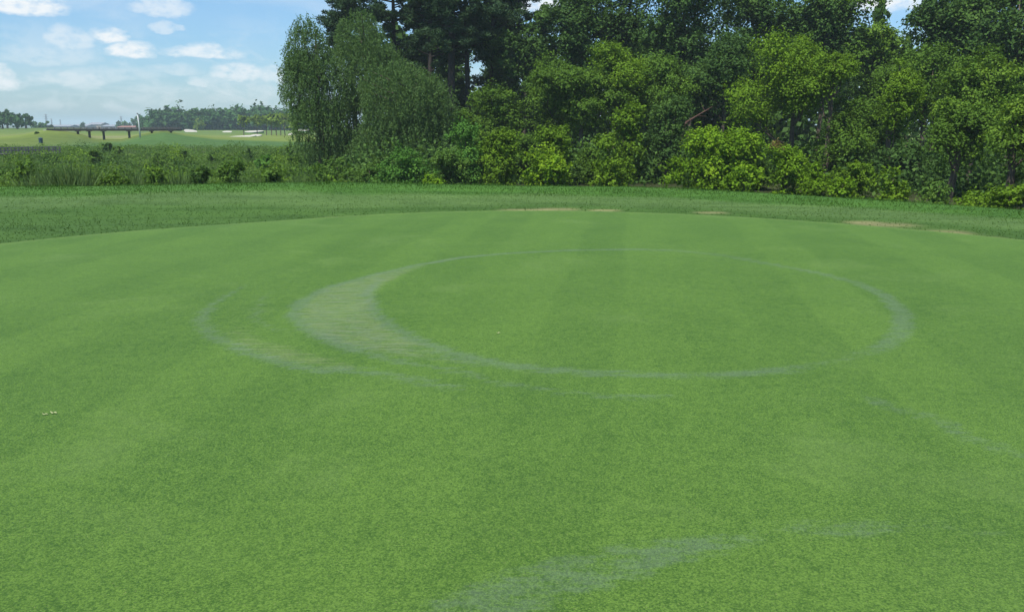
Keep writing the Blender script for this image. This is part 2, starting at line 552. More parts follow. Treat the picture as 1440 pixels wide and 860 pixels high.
def build_ground():
    th = np.concatenate([np.arange(-180, -44, 4.0), np.arange(-44, 44, 0.3), np.arange(44, 180, 4.0)])
    rr = np.concatenate([np.linspace(0.0, 9, 10), np.arange(9.4, 31, 0.16), 31 * 1.03 ** np.arange(1, 190)])
    rr = rr[rr < 9000]
    T, R = np.meshgrid(np.radians(th), rr)
    x, y = R * np.sin(T), R * np.cos(T)
    z = H(x, y)
    n_t, n_r = len(th), len(rr)
    idx = np.arange(n_t * n_r).reshape(n_r, n_t)
    nx = np.roll(idx, -1, axis=1)
    fc = np.stack([idx[:-1].ravel(), nx[:-1].ravel(), nx[1:].ravel(), idx[1:].ravel()], 1)[:, ::-1]
    me = raw_mesh('ground', np.stack([x.ravel(), y.ravel(), z.ravel()], 1), fc[:, ::-1])
    x, y = x.ravel(), y.ravel()
    rng = np.random.default_rng(5)
    # turf zones as albedo
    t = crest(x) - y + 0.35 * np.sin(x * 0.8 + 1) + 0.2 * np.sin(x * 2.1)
    dark = np.array([0.050, 0.112, 0.022])  # coarser collar grass, with the slope's shade also put into its colour
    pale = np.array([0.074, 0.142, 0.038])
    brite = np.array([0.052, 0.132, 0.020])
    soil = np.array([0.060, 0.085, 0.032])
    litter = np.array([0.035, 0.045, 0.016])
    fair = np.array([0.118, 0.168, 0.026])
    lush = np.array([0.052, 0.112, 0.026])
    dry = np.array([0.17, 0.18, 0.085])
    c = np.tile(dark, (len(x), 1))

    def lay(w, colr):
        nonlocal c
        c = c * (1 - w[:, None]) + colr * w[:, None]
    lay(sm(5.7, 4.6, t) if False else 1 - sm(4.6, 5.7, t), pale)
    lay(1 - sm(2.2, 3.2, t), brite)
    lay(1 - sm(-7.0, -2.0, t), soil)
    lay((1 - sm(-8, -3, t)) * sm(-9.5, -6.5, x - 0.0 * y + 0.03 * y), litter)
    d = y
    lay(sm(105, 128, d) * (0.15 + 0.85 * sm(-74, -58, x)), lush)
    lay(sm(112, 132, d) * (1 - sm(-74, -58, x)) * 0.7, fair)
    lay(sm(140, 152, d + 6 * np.sin(x * 0.05)), fair)
    lay(sm(140, 170, d) * np.exp(-((x + 86) / 22) ** 2 - ((y - 185) / 40) ** 2) * 0.9, dry)
    lay(sm(250, 300, d) * 0.45, lush)
    lay(sm(430, 520, d), np.array([0.075, 0.10, 0.05]))
    # dry tan scuffs round the green
    for (u, v, w, h) in TAN:
        p = on_green(u, v)
        lay(0.65 * np.exp(-((x - p[0]) / w) ** 4 - ((y - p[1]) / h) ** 2), np.array([0.27, 0.25, 0.13]))
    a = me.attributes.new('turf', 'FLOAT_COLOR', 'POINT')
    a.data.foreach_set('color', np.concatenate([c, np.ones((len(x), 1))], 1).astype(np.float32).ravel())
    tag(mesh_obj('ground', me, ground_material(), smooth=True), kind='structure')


build_ground()
build_green()


# ------------------------------------------------------------------ foliage
def unit(a):
    return a / (np.linalg.norm(a, axis=1, keepdims=True) + 1e-9)


def leaf_mesh(name, pos, nrm, L, Wd, tint, rng, axis=None):
    n = len(pos)
    if axis is None:
        axis = rng.normal(size=(n, 3))
    nrm = unit(nrm)
    t = unit(axis - (axis * nrm).sum(1, keepdims=True) * nrm)
    b = np.cross(nrm, t)
    l = (L * rng.uniform(0.7, 1.3, n))[:, None] / 2
    w = (Wd * rng.uniform(0.7, 1.3, n))[:, None] / 2
    droop = nrm * (-0.25 * w)
    v = np.stack([pos - t * l + droop, pos + b * w - t * l * 0.15, pos + t * l + droop, pos - b * w - t * l * 0.15], 1).reshape(-1, 3)
    me = raw_mesh(name, v, np.arange(4 * n).reshape(n, 4))
    a = me.attributes.new('tint', 'FLOAT', 'FACE')
    a.data.foreach_set('value', np.clip(tint, 0, 1).astype(np.float32))
    return me


def dirs(n, rng):
    return unit(rng.normal(size=(n, 3)))


def ragged(rng, e, n=5, core=0.8, lo=0.38, hi=0.6):
    """A crown's outline as one body plus n bulges that reach past it unevenly."""
    x, y, z, a, b, c = e
    out = [(x + rng.normal(0, 0.06) * a, y, z - 0.06 * c, a * core, b * core, c * core)]
    for i in range(n):
        d = dirs(1, rng)[0]
        if i == 0:
            d = np.array([rng.normal(0, 0.3), 0, 1.0])
        q = rng.uniform(lo, hi)
        f = 1.0 - q * rng.uniform(0.75, 1.0)
        out.append((x + d[0] * a * f, y + d[1] * b * f, z + d[2] * c * f, a * q, b * q, c * q * rng.uniform(0.7, 1.0)))
    return out


def lobed(rng, env, n_lobes, lobe, n, up=0.6, flat=0.74, shell=0.5, core=0.10, spread=1.12, big=None):
    """Leaf points on the lobes of a crown. env: ellipsoids (cx, cy, cz, rx, ry, rz). Returns pos, nrm, tint."""
    env = np.asarray(env, float)
    vol = env[:, 3] * env[:, 4] * env[:, 5]
    which = rng.choice(len(env), n_lobes, p=vol / vol.sum())
    d = dirs(n_lobes, rng)
    d[:, 2] = np.where(rng.random(n_lobes) < 0.35, np.abs(d[:, 2]), d[:, 2])
    fr = rng.uniform(0.2, spread, n_lobes) ** 0.55
    lr = lobe * rng.uniform(0.45, 1.5, n_lobes)
    E = env[which]
    rr = np.maximum(E[:, 3:] - lr[:, None] * 0.8, E[:, 3:] * 0.25)
    ctr = E[:, :3] + d * rr * fr[:, None]
    ltint = rng.normal(0, 0.17, n_lobes)
    ns = max(n // 16, 8)                                    # sprays of leaves at the lobes' skin
    sp = rng.choice(n_lobes, ns, p=lr ** 2 / (lr ** 2).sum())
    e = dirs(ns, rng)
    e[:, 2] = np.where(rng.random(ns) < up, np.abs(e[:, 2]), e[:, 2])
    wob = 1 + 0.25 * np.sin(e[:, 0] * 7 + sp * 1.7) * np.sin(e[:, 1] * 6 + sp) + 0.15 * np.sin(e[:, 2] * 9 + sp * 2.3)
    q = (shell + (1 - shell) * rng.random(ns) ** 0.8) * wob
    q = np.where(rng.random(ns) < 0.14, q * rng.uniform(1.0, 1.3, ns), q)
    sc = ctr[sp] + e * (lr[sp] * q)[:, None] * np.array([1, 1, flat])
    sr = np.clip(lr[sp] * rng.uniform(0.25, 0.5, ns), 0.07, 0.5 if big is None else big)
    ax = unit(e * np.array([1, 1, 0.7]) + np.array([0, 0, 0.55]) + rng.normal(size=(ns, 3)) * 0.35)
    st = rng.normal(0, 0.11, ns)
    k_ = rng.integers(0, ns, n)
    pick = sp[k_]
    al = rng.uniform(-0.35, 1.0, n)
    pos = sc[k_] + ax[k_] * (sr[k_] * al)[:, None] + rng.normal(size=(n, 3)) * (sr[k_] * (0.42 - 0.22 * al))[:, None]
    nrm = e[k_] * 0.55 + np.array([0, 0, 0.45]) + rng.normal(size=(n, 3)) * 0.42
    tint = 0.45 + ltint[pick] + st[k_] + rng.normal(0, 0.05, n)
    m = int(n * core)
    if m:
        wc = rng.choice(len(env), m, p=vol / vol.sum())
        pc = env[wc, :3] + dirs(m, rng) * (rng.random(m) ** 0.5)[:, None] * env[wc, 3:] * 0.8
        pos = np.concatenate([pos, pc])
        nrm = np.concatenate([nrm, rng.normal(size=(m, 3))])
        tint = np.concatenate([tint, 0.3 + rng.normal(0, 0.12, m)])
    return pos, nrm, tint, ctr, lr


SEED = [11]


def nseed():
    SEED[0] += 7
    return np.random.default_rng(SEED[0])


def trunk_parts(root, rng, height, r, ctr, mat, n_limb=7, lean=0.03, forks=1):
    top = np.array([rng.normal(0, lean * height), rng.normal(0, lean * height), height])
    mid = top * 0.5 + np.array([rng.normal(0, 0.03 * height), rng.normal(0, 0.03 * height), 0])
    m = MB()
    pts = [np.array([0, 0, -0.25]), np.array([0, 0, 0.15]), mid * 0.5, mid, (mid + top) / 2, top]
    m.tube(pts, [r * 1.5, r * 1.1, r * 0.95, r * 0.75, r * 0.5, r * 0.18], 8)
    m.build('trunk', mat, root, True)
    if n_limb and len(ctr):
        pick = ctr[rng.choice(len(ctr), min(n_limb, len(ctr)), replace=False)]
        for p in pick:
            f = np.clip(p[2] / max(height, 0.1) - rng.uniform(0.15, 0.35), 0.15, 0.9)
            s = mid * (f / 0.5) if f < 0.5 else mid + (top - mid) * ((f - 0.5) / 0.5)
            b = (s + p) / 2 + np.array([0, 0, -0.05 * height]) + rng.normal(size=3) * 0.02 * height
            MB().tube([s, b, p], [r * 0.42, r * 0.27, r * 0.08], 5, False).build('limb', mat, root, True)


def place(name, u, D, label, cat, group):
    X = at(u, 174, D)[0]
    z = float(H(X, D))
    o = empty(name, (X, D, z))
    tag(o, label, cat, group)
    return o, X, z


COV = 1.0


def broadleaf(name, u, D, vtop, vbot, wpx, mat, label, group, leaf=(0.165, 0.105), lobe=None, layers=3.8, n_lobes=None, trunk_r=0.16, cat='tree',
              depth=1.0, bark_m=None, n_limb=7, up=0.75, shell=0.5, extra=None, max_n=21000, low=0.0, rag=5):
    rng = nseed()
    o, X, z = place(name, u, D, label, cat, group)
    zt, zb = at(u, vtop, D)[2] - z, at(u, vbot, D)[2] - z
    zb = max(zb, 0.05) - low * max(zt, 0.3)
    zt = max(zt, zb + 0.35)
    w = wpx / F * D / math.cos(PITCH) * math.cos(rad(10))
    env = [(0, 0, (zt + zb) / 2, w / 2, w / 2 * depth, (zt - zb) / 2)]
    if rag:
        env = ragged(rng, env[0], rag)
    for (eu, ev, ew, eh) in (extra or []):
        p = at(eu, ev, D)
        env.append((p[0] - X, 0, p[2] - z, ew / F * D / 2, ew / F * D / 2 * depth, eh / F * D / 2))
    area = 4 * (w / 2) * (zt - zb) / 2 + sum(4 * e[3] * e[5] for e in env[rag + 1 if rag else 1:])
    lobe = lobe or (0.125 * min(w, zt - zb) + 0.16)
    n_lobes = n_lobes or int(np.clip(1.7 * area / (math.pi * lobe ** 2), 12, 110))
    n = int(min(layers * area / (leaf[0] * leaf[1] * 0.5), max_n))
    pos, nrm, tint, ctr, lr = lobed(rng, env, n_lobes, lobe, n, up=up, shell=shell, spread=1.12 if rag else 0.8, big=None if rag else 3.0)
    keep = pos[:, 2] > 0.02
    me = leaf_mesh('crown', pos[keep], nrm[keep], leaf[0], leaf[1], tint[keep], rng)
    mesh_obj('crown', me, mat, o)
    trunk_parts(o, rng, max(zb, 0) + (zt - max(zb, 0)) * 0.75, trunk_r, ctr, bark_m or BARK, n_limb)
    return o


def willow(u, D, domes, mat, label, group, strands=1500, trunk_r=0.2, leaf=(0.175, 0.058), ln=(0.35, 1.4)):
    rng = nseed()
    o, X, z = place('willow_tree', u, D, label, 'tree', group)
    env = []
    for (eu, ev, ew, eh) in domes:
        p = at(eu, ev, D)
        env.append((p[0] - X, rng.uniform(-0.4, 0.4), p[2] - z, ew / F * D / 2, ew / F * D / 2 * 0.9, eh / F * D / 2))
    env = np.array(env)
    vol = env[:, 3] * env[:, 5]
    wh = rng.choice(len(env), strands, p=vol / vol.sum())
    d = dirs(strands, rng)
    r = rng.uniform(0.45, 1.0, strands) ** 0.5
    st = env[wh, :3] + d * r[:, None] * env[wh, 3:]
    cl = rng.normal(0, 0.12, 60)
    length = rng.uniform(*ln, strands)
    npl = 14
    strands = int(strands)
    s = np.linspace(0, 1, npl)[None, :, None]
    out = np.stack([d[:, 0], d[:, 1], np.zeros(strands)], 1) * rng.uniform(0.05, 0.4, strands)[:, None]
    pos = st[:, None, :] + out[:, None, :] * np.sqrt(s) + np.array([0, 0, -1.0]) * (length[:, None, None] * s) + rng.normal(size=(strands, npl, 3)) * 0.05
    pos[:, :, 0] += rng.normal(0, 0.10, strands)[:, None] * s[0, :, 0] ** 2
    tint = (0.42 + cl[rng.integers(0, 60, strands)])[:, None] + rng.normal(0, 0.09, (strands, npl))
    pos = pos.reshape(-1, 3)
    keep = pos[:, 2] > 0.1
    pos = pos[keep]
    tint = tint.ravel()[keep]
    fp, fn, ft, _c, _r = lobed(rng, env * np.array([1, 1, 1, .93, .93, .95]), 70, 0.75, 9000, up=0.5, shell=0.3)
    fk = fp[:, 2] > 0.1
    ns = len(pos)
    pos = np.concatenate([pos, fp[fk]])
    tint = np.concatenate([tint, ft[fk]])
    n = len(pos)
    axis = np.tile(np.array([0, 0, -1.0]), (n, 1)) + rng.normal(size=(n, 3)) * 0.7
    nrm = rng.normal(size=(n, 3)) * np.array([1, 1, 0.6]) + np.array([0, 0, 0.35])
    me = leaf_mesh('crown', pos, nrm, leaf[0], leaf[1], tint, rng, axis)
    mesh_obj('crown', me, mat, o)
    top = env[:, 2].max() + env[env[:, 2].argmax(), 5] * 0.5
    trunk_parts(o, rng, top, trunk_r, st[:200], BARK, 16, 0.02)
    return o


def pine(u, D, vtop, vbot, wpx, mat, label, group, puffs=60, trunk_r=0.2, clear=None):
    rng = nseed()
    o, X, z = place('pine_tree', u, D, label, 'tree', group)
    zt, zb = at(u, vtop, D)[2] - z, at(u, vbot, D)[2] - z
    w = wpx / F * D / 2
    hs = np.sort(rng.uniform(0, 1, puffs) ** 0.85)
    m = MB()
    lean = np.array([rng.normal(0, 0.2), rng.normal(0, 0.2)])
    def ax(zz):
        return np.array([lean[0] * (zz / zt) ** 2, lean[1] * (zz / zt) ** 2, zz])
    m.tube([ax(-0.2), ax(0.3 * zt), ax(0.6 * zt), ax(0.85 * zt), ax(zt)], [trunk_r * 1.25, trunk_r, trunk_r * 0.8, trunk_r * 0.5, 0.04], 8)
    m.build('trunk', PINE_BARK, o, True)
    lm = MB()
    P, N, T, A = [], [], [], []
    for hh in hs:
        zz = zb + (zt - zb) * hh
        ang = rng.uniform(0, 2 * math.pi)
        reach = w * (1.0 - 0.65 * hh ** 1.6) * rng.uniform(0.35, 1.0)
        e = ax(zz) + np.array([math.cos(ang) * reach, math.sin(ang) * reach, reach * rng.uniform(0.0, 0.3)])
        s = ax(zz - reach * 0.15)
        lm.tube([s, (s + e) / 2 + np.array([0, 0, -0.04 * reach]), e], [trunk_r * 0.3, trunk_r * 0.2, 0.02], 5, False)
        k_ = rng.uniform(0.3, 0.62)
        for j in range(4):
            c = e + rng.normal(size=3) * np.array([0.9, 0.9, 0.45]) * k_
            n = int(100 * k_ / 0.5)
            dd = dirs(n, rng)
            P.append(c + dd * (k_ * rng.uniform(0.15, 1.0, n) ** 0.6)[:, None] * np.array([1, 1, 0.55]))
            N.append(rng.normal(size=(n, 3)) + np.array([0, 0, 0.5]))
            A.append(dd + np.array([0, 0, 0.4]) + rng.normal(size=(n, 3)) * 0.3)
            T.append(0.4 + rng.normal(0, 0.16, n) + rng.normal(0, 0.1))
    tag(lm.build('limbs', PINE_BARK, o, True), kind='stuff')
    me = leaf_mesh('crown', np.concatenate(P), np.concatenate(N), 0.28, 0.09, np.concatenate(T), rng, np.concatenate(A))
    mesh_obj('crown', me, mat, o)
    return o


# leaf colours (real leaf albedos)
G_WILLOW = leaf_mat('willow_leaf', (0.084, 0.158, 0.042), (0.125, 0.212, 0.052), 0.30)
G_DEEP = leaf_mat('deep_green_leaf', (0.056, 0.118, 0.025), (0.098, 0.182, 0.034), 0.29)
G_MID = leaf_mat('mid_green_leaf', (0.084, 0.165, 0.019), (0.148, 0.250, 0.026), 0.31)
G_LIT = leaf_mat('yellow_green_leaf', (0.115, 0.212, 0.014), (0.170, 0.285, 0.018), 0.31)
G_VINE = leaf_mat('vine_leaf', (0.132, 0.250, 0.012), (0.205, 0.330, 0.016), 0.34)
G_PINE = leaf_mat('pine_needle', (0.040, 0.082, 0.034), (0.064, 0.115, 0.042), 0.25)
G_FRESH = leaf_mat('fresh_green_leaf', (0.080, 0.200, 0.030), (0.135, 0.275, 0.040), 0.32)
G_RED = leaf_mat('reddish_shoot', (0.17, 0.125, 0.045), (0.22, 0.175, 0.06))
G_REED = leaf_mat('reed_blade', (0.098, 0.170, 0.050), (0.17, 0.235, 0.09), 0.34)
G_WEED = leaf_mat('weed_leaf', (0.090, 0.180, 0.030), (0.160, 0.255, 0.042), 0.38)
G_FAR = leaf_mat('oak_leaf', (0.046, 0.116, 0.030), (0.076, 0.160, 0.038), 0.25)
G_FARLIT = leaf_mat('young_tree_leaf', (0.150, 0.235, 0.030), (0.22, 0.31, 0.04), 0.40)

WOOD = 'trees of the wood behind the green'
SHRUBS = 'shrubs along the foot of the wood'
VINES = 'vine mounds along the foot of the wood'
WIL = 'willows at the left end of the wood'

# --- willows
willow(447, 58, [(432, 70, 58, 96), (425, 110, 62, 90), (450, 120, 92, 110), (455, 175, 90, 90), (470, 215, 76, 60)], G_WILLOW,
       'feathery outermost willow at the end of the wood, airy left side against sky', WIL, 2760)
willow(512, 61, [(508, 62, 72, 96), (520, 100, 104, 110), (520, 160, 120, 110), (500, 215, 110, 70)], G_WILLOW,
       'willow with a rounded dome top, second from the open marsh, in front of dark pines', WIL, 3085)
willow(588, 56, [(560, 128, 110, 90), (595, 140, 90, 80), (560, 190, 120, 90), (600, 190, 90, 70), (520, 220, 80, 60)], G_WILLOW,
       'low spreading willow sloping down to the right under the dark pines', WIL, 2923)
# --- pines and dark trees on the skyline
pine(500, 74, 2, 90, 80, G_PINE, 'dark pine whose small ragged top peeps out between the two tall willows', WOOD, 60)
pine(556, 72, -60, 110, 120, G_PINE, 'dark pine directly right of the domed willow, its top out of frame', WOOD, 80, 0.22)
pine(606, 70, -80, 110, 110, G_PINE, 'dense dark pine left of the bare trunks that show sky between them', WOOD, 80, 0.22)
pine(634, 68, -90, 70, 96, G_PINE, 'pine with a thick bare dark trunk, left of two thinner bare trunks', WOOD, 60, 0.30)
pine(659, 69, -90, 85, 110, G_PINE, 'pine with a slim bare trunk in the middle of the skyline gap', WOOD, 64, 0.20)
pine(726, 75, -25, 130, 110, G_PINE, 'dark pine at the right of the bare trunks, crown touching the pale cloud gap', WOOD, 70, 0.18)
pine(690, 73, -60, 90, 100, G_PINE, 'pine with the right-hand bare trunk, beside the patch of cloud', WOOD, 64, 0.18)
# --- tall broadleaf back row
T = lambda *a, **q: broadleaf('broadleaf_tree', *a, **q)
T(612, 84, 10, 175, 110, G_DEEP, 'dark tree behind the pines, filling the left of the bare trunks', WOOD, leaf=(.28, .18))
T(655, 86, 116, 200, 120, G_DEEP, 'low dark tree showing under the sky gap between the bare trunks', WOOD, leaf=(.28, .18))
T(706, 82, -10, 190, 100, G_DEEP, 'dark tree behind the right-hand bare trunk', WOOD, leaf=(.28, .18))
T(735, 70, 14, 190, 120, G_DEEP, 'dull green tree just right of the bare pine trunks, low top with cloud above', WOOD, leaf=(.24, .15))
T(805, 68, -30, 180, 140, G_DEEP, 'tall grey-green tree at the right edge of the pale cloud gap', WOOD, leaf=(.24, .15))
T(880, 70, -85, 190, 150, G_DEEP, 'tall dark tree behind the yellow-lit crown at the middle of the wood', WOOD, leaf=(.24, .15))
T(965, 66, -95, 185, 150, G_DEEP, 'tall dark tree above the shadowy hollow with the bare brown branch', WOOD, leaf=(.24, .15))
T(1060, 68, -95, 190, 150, G_DEEP, 'tall dark tree behind the left shoulder of the layered bright tree', WOOD, leaf=(.24, .15))
T(1150, 66, -75, 180, 140, G_DEEP, 'tall dark tree directly left of the white sky notch', WOOD, leaf=(.24, .15))
T(1226, 64, -12, 190, 140, G_MID, 'lower mid green tree whose top fills the white sky notch', WOOD, leaf=(.24, .15))
T(1316, 60, -95, 200, 160, G_DEEP, 'tall blackish tree directly right of the white sky notch', WOOD, leaf=(.24, .15))
T(1420, 56, -95, 210, 150, G_DEEP, 'tall blackish tree in the upper right corner of the wood', WOOD, leaf=(.24, .15))
T(1530, 52, -95, 230, 160, G_DEEP, 'tall dark tree cut by the right edge of the view', WOOD, leaf=(.24, .15))
# --- middle row
T(992, 72, 50, 262, 130, G_DEEP, 'shadowed tree closing the back of the dark hollow', WOOD, leaf=(.24, .15), low=0.2)
T(690, 58, 120, 240, 130, G_MID, 'mid green tree with ragged top below the bare pine trunks', WOOD)
T(775, 60, 75, 215, 120, G_MID, 'rounded tree left of the middle with a dark shaded hollow below', WOOD)
T(818, 56, 92, 215, 120, G_MID, 'spreading tree over the arching vines, lit on its upper left', WOOD, extra=[(790, 120, 90, 60)])
T(868, 58, 48, 200, 110, G_LIT, 'yellow-lit crown standing out halfway up the middle of the wood', WOOD)
T(930, 57, 70, 215, 130, G_MID, 'tree left of the dark hollow with pale drooping sprays', WOOD)
T(1010, 57, 40, 190, 130, G_DEEP, 'dark tree over the shadowy hollow, between two brighter crowns', WOOD)
T(940, 47, 140, 262, 85, G_DEEP, 'dark green bushy tree right of the vine tower, over the grass edge', WOOD, leaf=(.12, .075))
T(1115, 48, 46, 200, 150, G_LIT, 'large bright tree with layered crown, left of the vine-topped snag', WOOD, extra=[(1060, 150, 90, 100), (1095, 80, 110, 60)], leaf=(.14, .088))
T(1165, 46, 68, 150, 80, G_LIT, 'yellow-topped vine crown with a black hollow underneath it', WOOD, leaf=(.12, .075), layers=3.6)
T(1195, 46, 130, 262, 150, G_MID, 'dense tree below the black hollow, between layered tree and dark column', WOOD, leaf=(.14, .088))
T(1262, 44, 84, 200, 80, G_LIT, 'leafy column tree with bright cap over a dark vine-hung stem', WOOD, leaf=(.12, .075))
T(1300, 52, 60, 200, 130, G_MID, 'mid green tree behind the bright-capped column', WOOD)
T(1372, 43, 46, 200, 140, G_MID, 'tree with pale sprays beneath the blackish tall tree on the right', WOOD, leaf=(.14, .088))
T(1345, 37, 136, 270, 140, G_MID, 'broad drooping tree at the right, dark beneath, in front of the column tree', WOOD, leaf=(.12, .075))
T(1432, 33, 115, 285, 120, G_MID, 'tree at the right edge with branches hanging over low bushes', WOOD, leaf=(.12, .075))
T(1275, 43, 185, 275, 80, G_DEEP, 'very dark shrubby tree at the foot of the bright-capped column', WOOD, leaf=(.15, .1))
T(1500, 31, 90, 300, 120, G_MID, 'tree partly cut off by the right edge of the view', WOOD, leaf=(.12, .075))
# --- shrubs and vines at the foot
Bq = dict(low=0.45, leaf=(.115, .08), trunk_r=0.05, cat='shrub', n_limb=5)
B = lambda *a, **q: broadleaf('shrub', *a, **{**Bq, **q})
V = lambda *a, **q: broadleaf('vine_mound', *a, **{**Bq, 'leaf': (.14, .11), 'cat': 'vine', 'up': 0.7, 'shell': 0.6, **q})
B(562, 42, 186, 262, 78, G_FRESH, 'rounded fresh green shrub under the low spreading willow', SHRUBS)
B(604, 39, 240, 264, 32, G_VINE, 'smallest yellow shrub, a knee-high tuft right of the rounded fresh shrub', SHRUBS)
B(655, 44, 146, 262, 78, G_FRESH, 'tall leafy shrub with spiky top at the foot of the mid green tree', SHRUBS)
B(632, 42, 205, 262, 60, G_WEED, 'dull shaded shrub between the small yellow tuft and the tall leafy shrub', SHRUBS)
B(708, 43, 172, 262, 60, G_LIT, 'upright bright shrub immediately left of the broad yellow vine mound', SHRUBS, extra=[(700, 215, 50, 70)])
V(768, 42, 205, 266, 100, G_VINE, 'broad yellow-green vine mound, brightest at the foot of the wood', VINES)
V(785, 45, 168, 240, 84, G_LIT, 'leafy vines piled up behind the broad yellow mound', VINES)
V(862, 42, 186, 266, 82, G_LIT, 'arching vine mound with a dark hollow in its front', VINES)
V(885, 47, 130, 262, 62, G_LIT, 'tall vine-hung tower rising behind the arching mound', VINES)
V(998, 41, 178, 270, 110, G_VINE, 'large cone of bright vines sloping to the grass at both sides', VINES, extra=[(955, 240, 80, 50), (1020, 215, 100, 80)])
V(1052, 39, 236, 273, 80, G_VINE, 'low yellow vine apron at the right foot of the bright cone', VINES)
B(1055, 42, 190, 262, 70, G_MID, 'dark shrub wedged between bright cone and red-tipped shrub', SHRUBS)
o_red = B(1110, 39, 200, 274, 74, G_VINE, 'round shrub with reddish shoots on its top', SHRUBS)
B(1152, 38, 226, 278, 76, G_VINE, 'bright shrub at the right shoulder of the red-tipped shrub', SHRUBS)
B(1208, 37, 226, 280, 76, G_LIT, 'shrub below the dense tree, midway between red-tipped shrub and dark column', SHRUBS)
V(1192, 36, 252, 281, 52, G_VINE, 'small bright vine heap at the grass edge below the dense tree', VINES)
V(1262, 35, 238, 286, 62, G_LIT, 'last bright vine mound before the dark gap at the right', VINES)
B(1330, 33, 250, 290, 60, G_WEED, 'sparse pale weedy shrub in front of the dark gap', SHRUBS, layers=3.0)
B(1385, 29, 262, 296, 70, G_LIT, 'low shrub on the grass bank under the broad drooping tree', SHRUBS)
B(1432, 27, 255, 304, 62, G_LIT, 'low leafy shrub at the very right edge of the grass bank', SHRUBS)
B(1490, 26, 250, 310, 70, G_LIT, 'leafy shrub just beyond the right edge of the view', SHRUBS)
B(985, 45, 200, 262, 60, G_DEEP, 'dark shrub in the hollow behind the bright cone of vines', SHRUBS)
B(830, 46, 190, 262, 60, G_MID, 'shaded shrub between the broad yellow mound and the arching mound', SHRUBS)
B(735, 47, 180, 262, 60, G_MID, 'shaded shrub behind the left end of the broad yellow mound', SHRUBS)
B(470, 46, 222, 258, 66, G_WEED, 'low weedy shrub at the foot of the outermost willow', SHRUBS)
B(517, 44, 228, 260, 52, G_WEED, 'low dull shrub under the willows, left of the rounded fresh shrub', SHRUBS)


def red_shoots():
    rng = nseed()
    X, D, z = o_red.location
    c = at(1092, 203, 38.4) - np.array([X, D, z])
    n = 80
    pos = c + rng.normal(size=(n, 3)) * np.array([0.17, 0.15, 0.09])
    me = leaf_mesh('shoots', pos, rng.normal(size=(n, 3)) + np.array([0, -0.3, 0.6]), .14, .07, rng.random(n), rng)
    tag(mesh_obj('shoots', me, G_RED, o_red), 'reddish young shoots', kind='stuff')


red_shoots()


def bare_branch():
    a, b = at(965, 172, 52.0), at(1002, 150, 53.5)
    z = float(H(a[0] - 0.8, 52))
    o = empty('dead_branch', (a[0] - 0.8, 52, z))
    tag(o, 'bare reddish brown dead branch leaning in the dark hollow of the wood', 'branch')
    off = np.array([a[0] - 0.8, 52, z])
    m = MB()
    m.tube([np.array([0, 0, -0.1]), (a - off), (b - off)], [0.09, 0.075, 0.03], 6)
    m.build('stem', DEAD, o, True)
    for f, d in ((0.55, (0.5, 0.1, 0.25)), (0.7, (-0.25, 0.1, 0.5)), (0.4, (0.6, 0.2, -0.02))):
        p = (a - off) + ((b - off) - (a - off)) * f
        MB().tube([p, p + np.array(d)], [0.03, 0.01], 5, False).build('twig', DEAD, o, True)


bare_branch()


def scatter_leaves(name, pts, hgt, n_per, L, Wd, mat, label=None, cat=None, seed=3, spread=(0.5, 0.5), tint0=0.42, upright=False):
    """Leafy clumps at the ground points pts, height array hgt; one joined mass."""
    rng = np.random.default_rng(seed)
    m = len(pts)
    ct = rng.normal(0, 0.14, m)
    pick = np.repeat(np.arange(m), n_per)
    n = len(pick)
    d = rng.normal(size=(n, 2)) * np.array(spread)
    hh = hgt[pick] * rng.random(n) ** (0.8 if not upright else 1.0)
    x = pts[pick, 0] + d[:, 0]
    y = pts[pick, 1] + d[:, 1]
    shape = np.clip(1 - 0.35 * np.hypot(d[:, 0] / spread[0], d[:, 1] / spread[1]) ** 2, 0.1, 1)
    z = H(x, y) + 0.03 + hh * shape
    pos = np.stack([x, y, z], 1)
    if upright:
        axis = np.stack([d[:, 0] * 0.5, d[:, 1] * 0.5, np.ones(n)], 1) + rng.normal(size=(n, 3)) * 0.22
        nrm = rng.normal(size=(n, 3)) * np.array([1, 1, 0.3])
    else:
        axis = None
        nrm = rng.normal(size=(n, 3)) * 0.6 + np.array([0, 0, 0.6])
    patch = 0.32 * np.sin(x * 0.55 + 0.3 * y) * np.sin(y * 0.33 + 1.3) + 0.12 * np.sin(x * 1.7 + y)
    tint = tint0 + patch + ct[pick] + rng.normal(0, 0.15, n)
    me = leaf_mesh(name, pos, nrm, L, Wd, tint, rng, axis)
    o = mesh_obj(name, me, mat)
    tag(o, label, cat, None, 'stuff')
    return o


def undergrowth():
    rng = np.random.default_rng(77)
    m = 2400
    D = rng.uniform(36, 78, m)
    u = rng.uniform(500, 1560, m)
    lim = np.where(u > 1150, 44 - (u - 1150) * 0.045, 46)
    D = np.maximum(D, lim + rng.uniform(0, 6, m))
    pts = np.stack([(u - 720) / F * D, D], 1)
    scatter_leaves('undergrowth', pts, rng.uniform(0.6, 3.0, m), 30, .26, .17, G_DEEP, 'dark leafy undergrowth filling the shade beneath the wood', 'undergrowth', 78, (0.8, 0.8))


undergrowth()


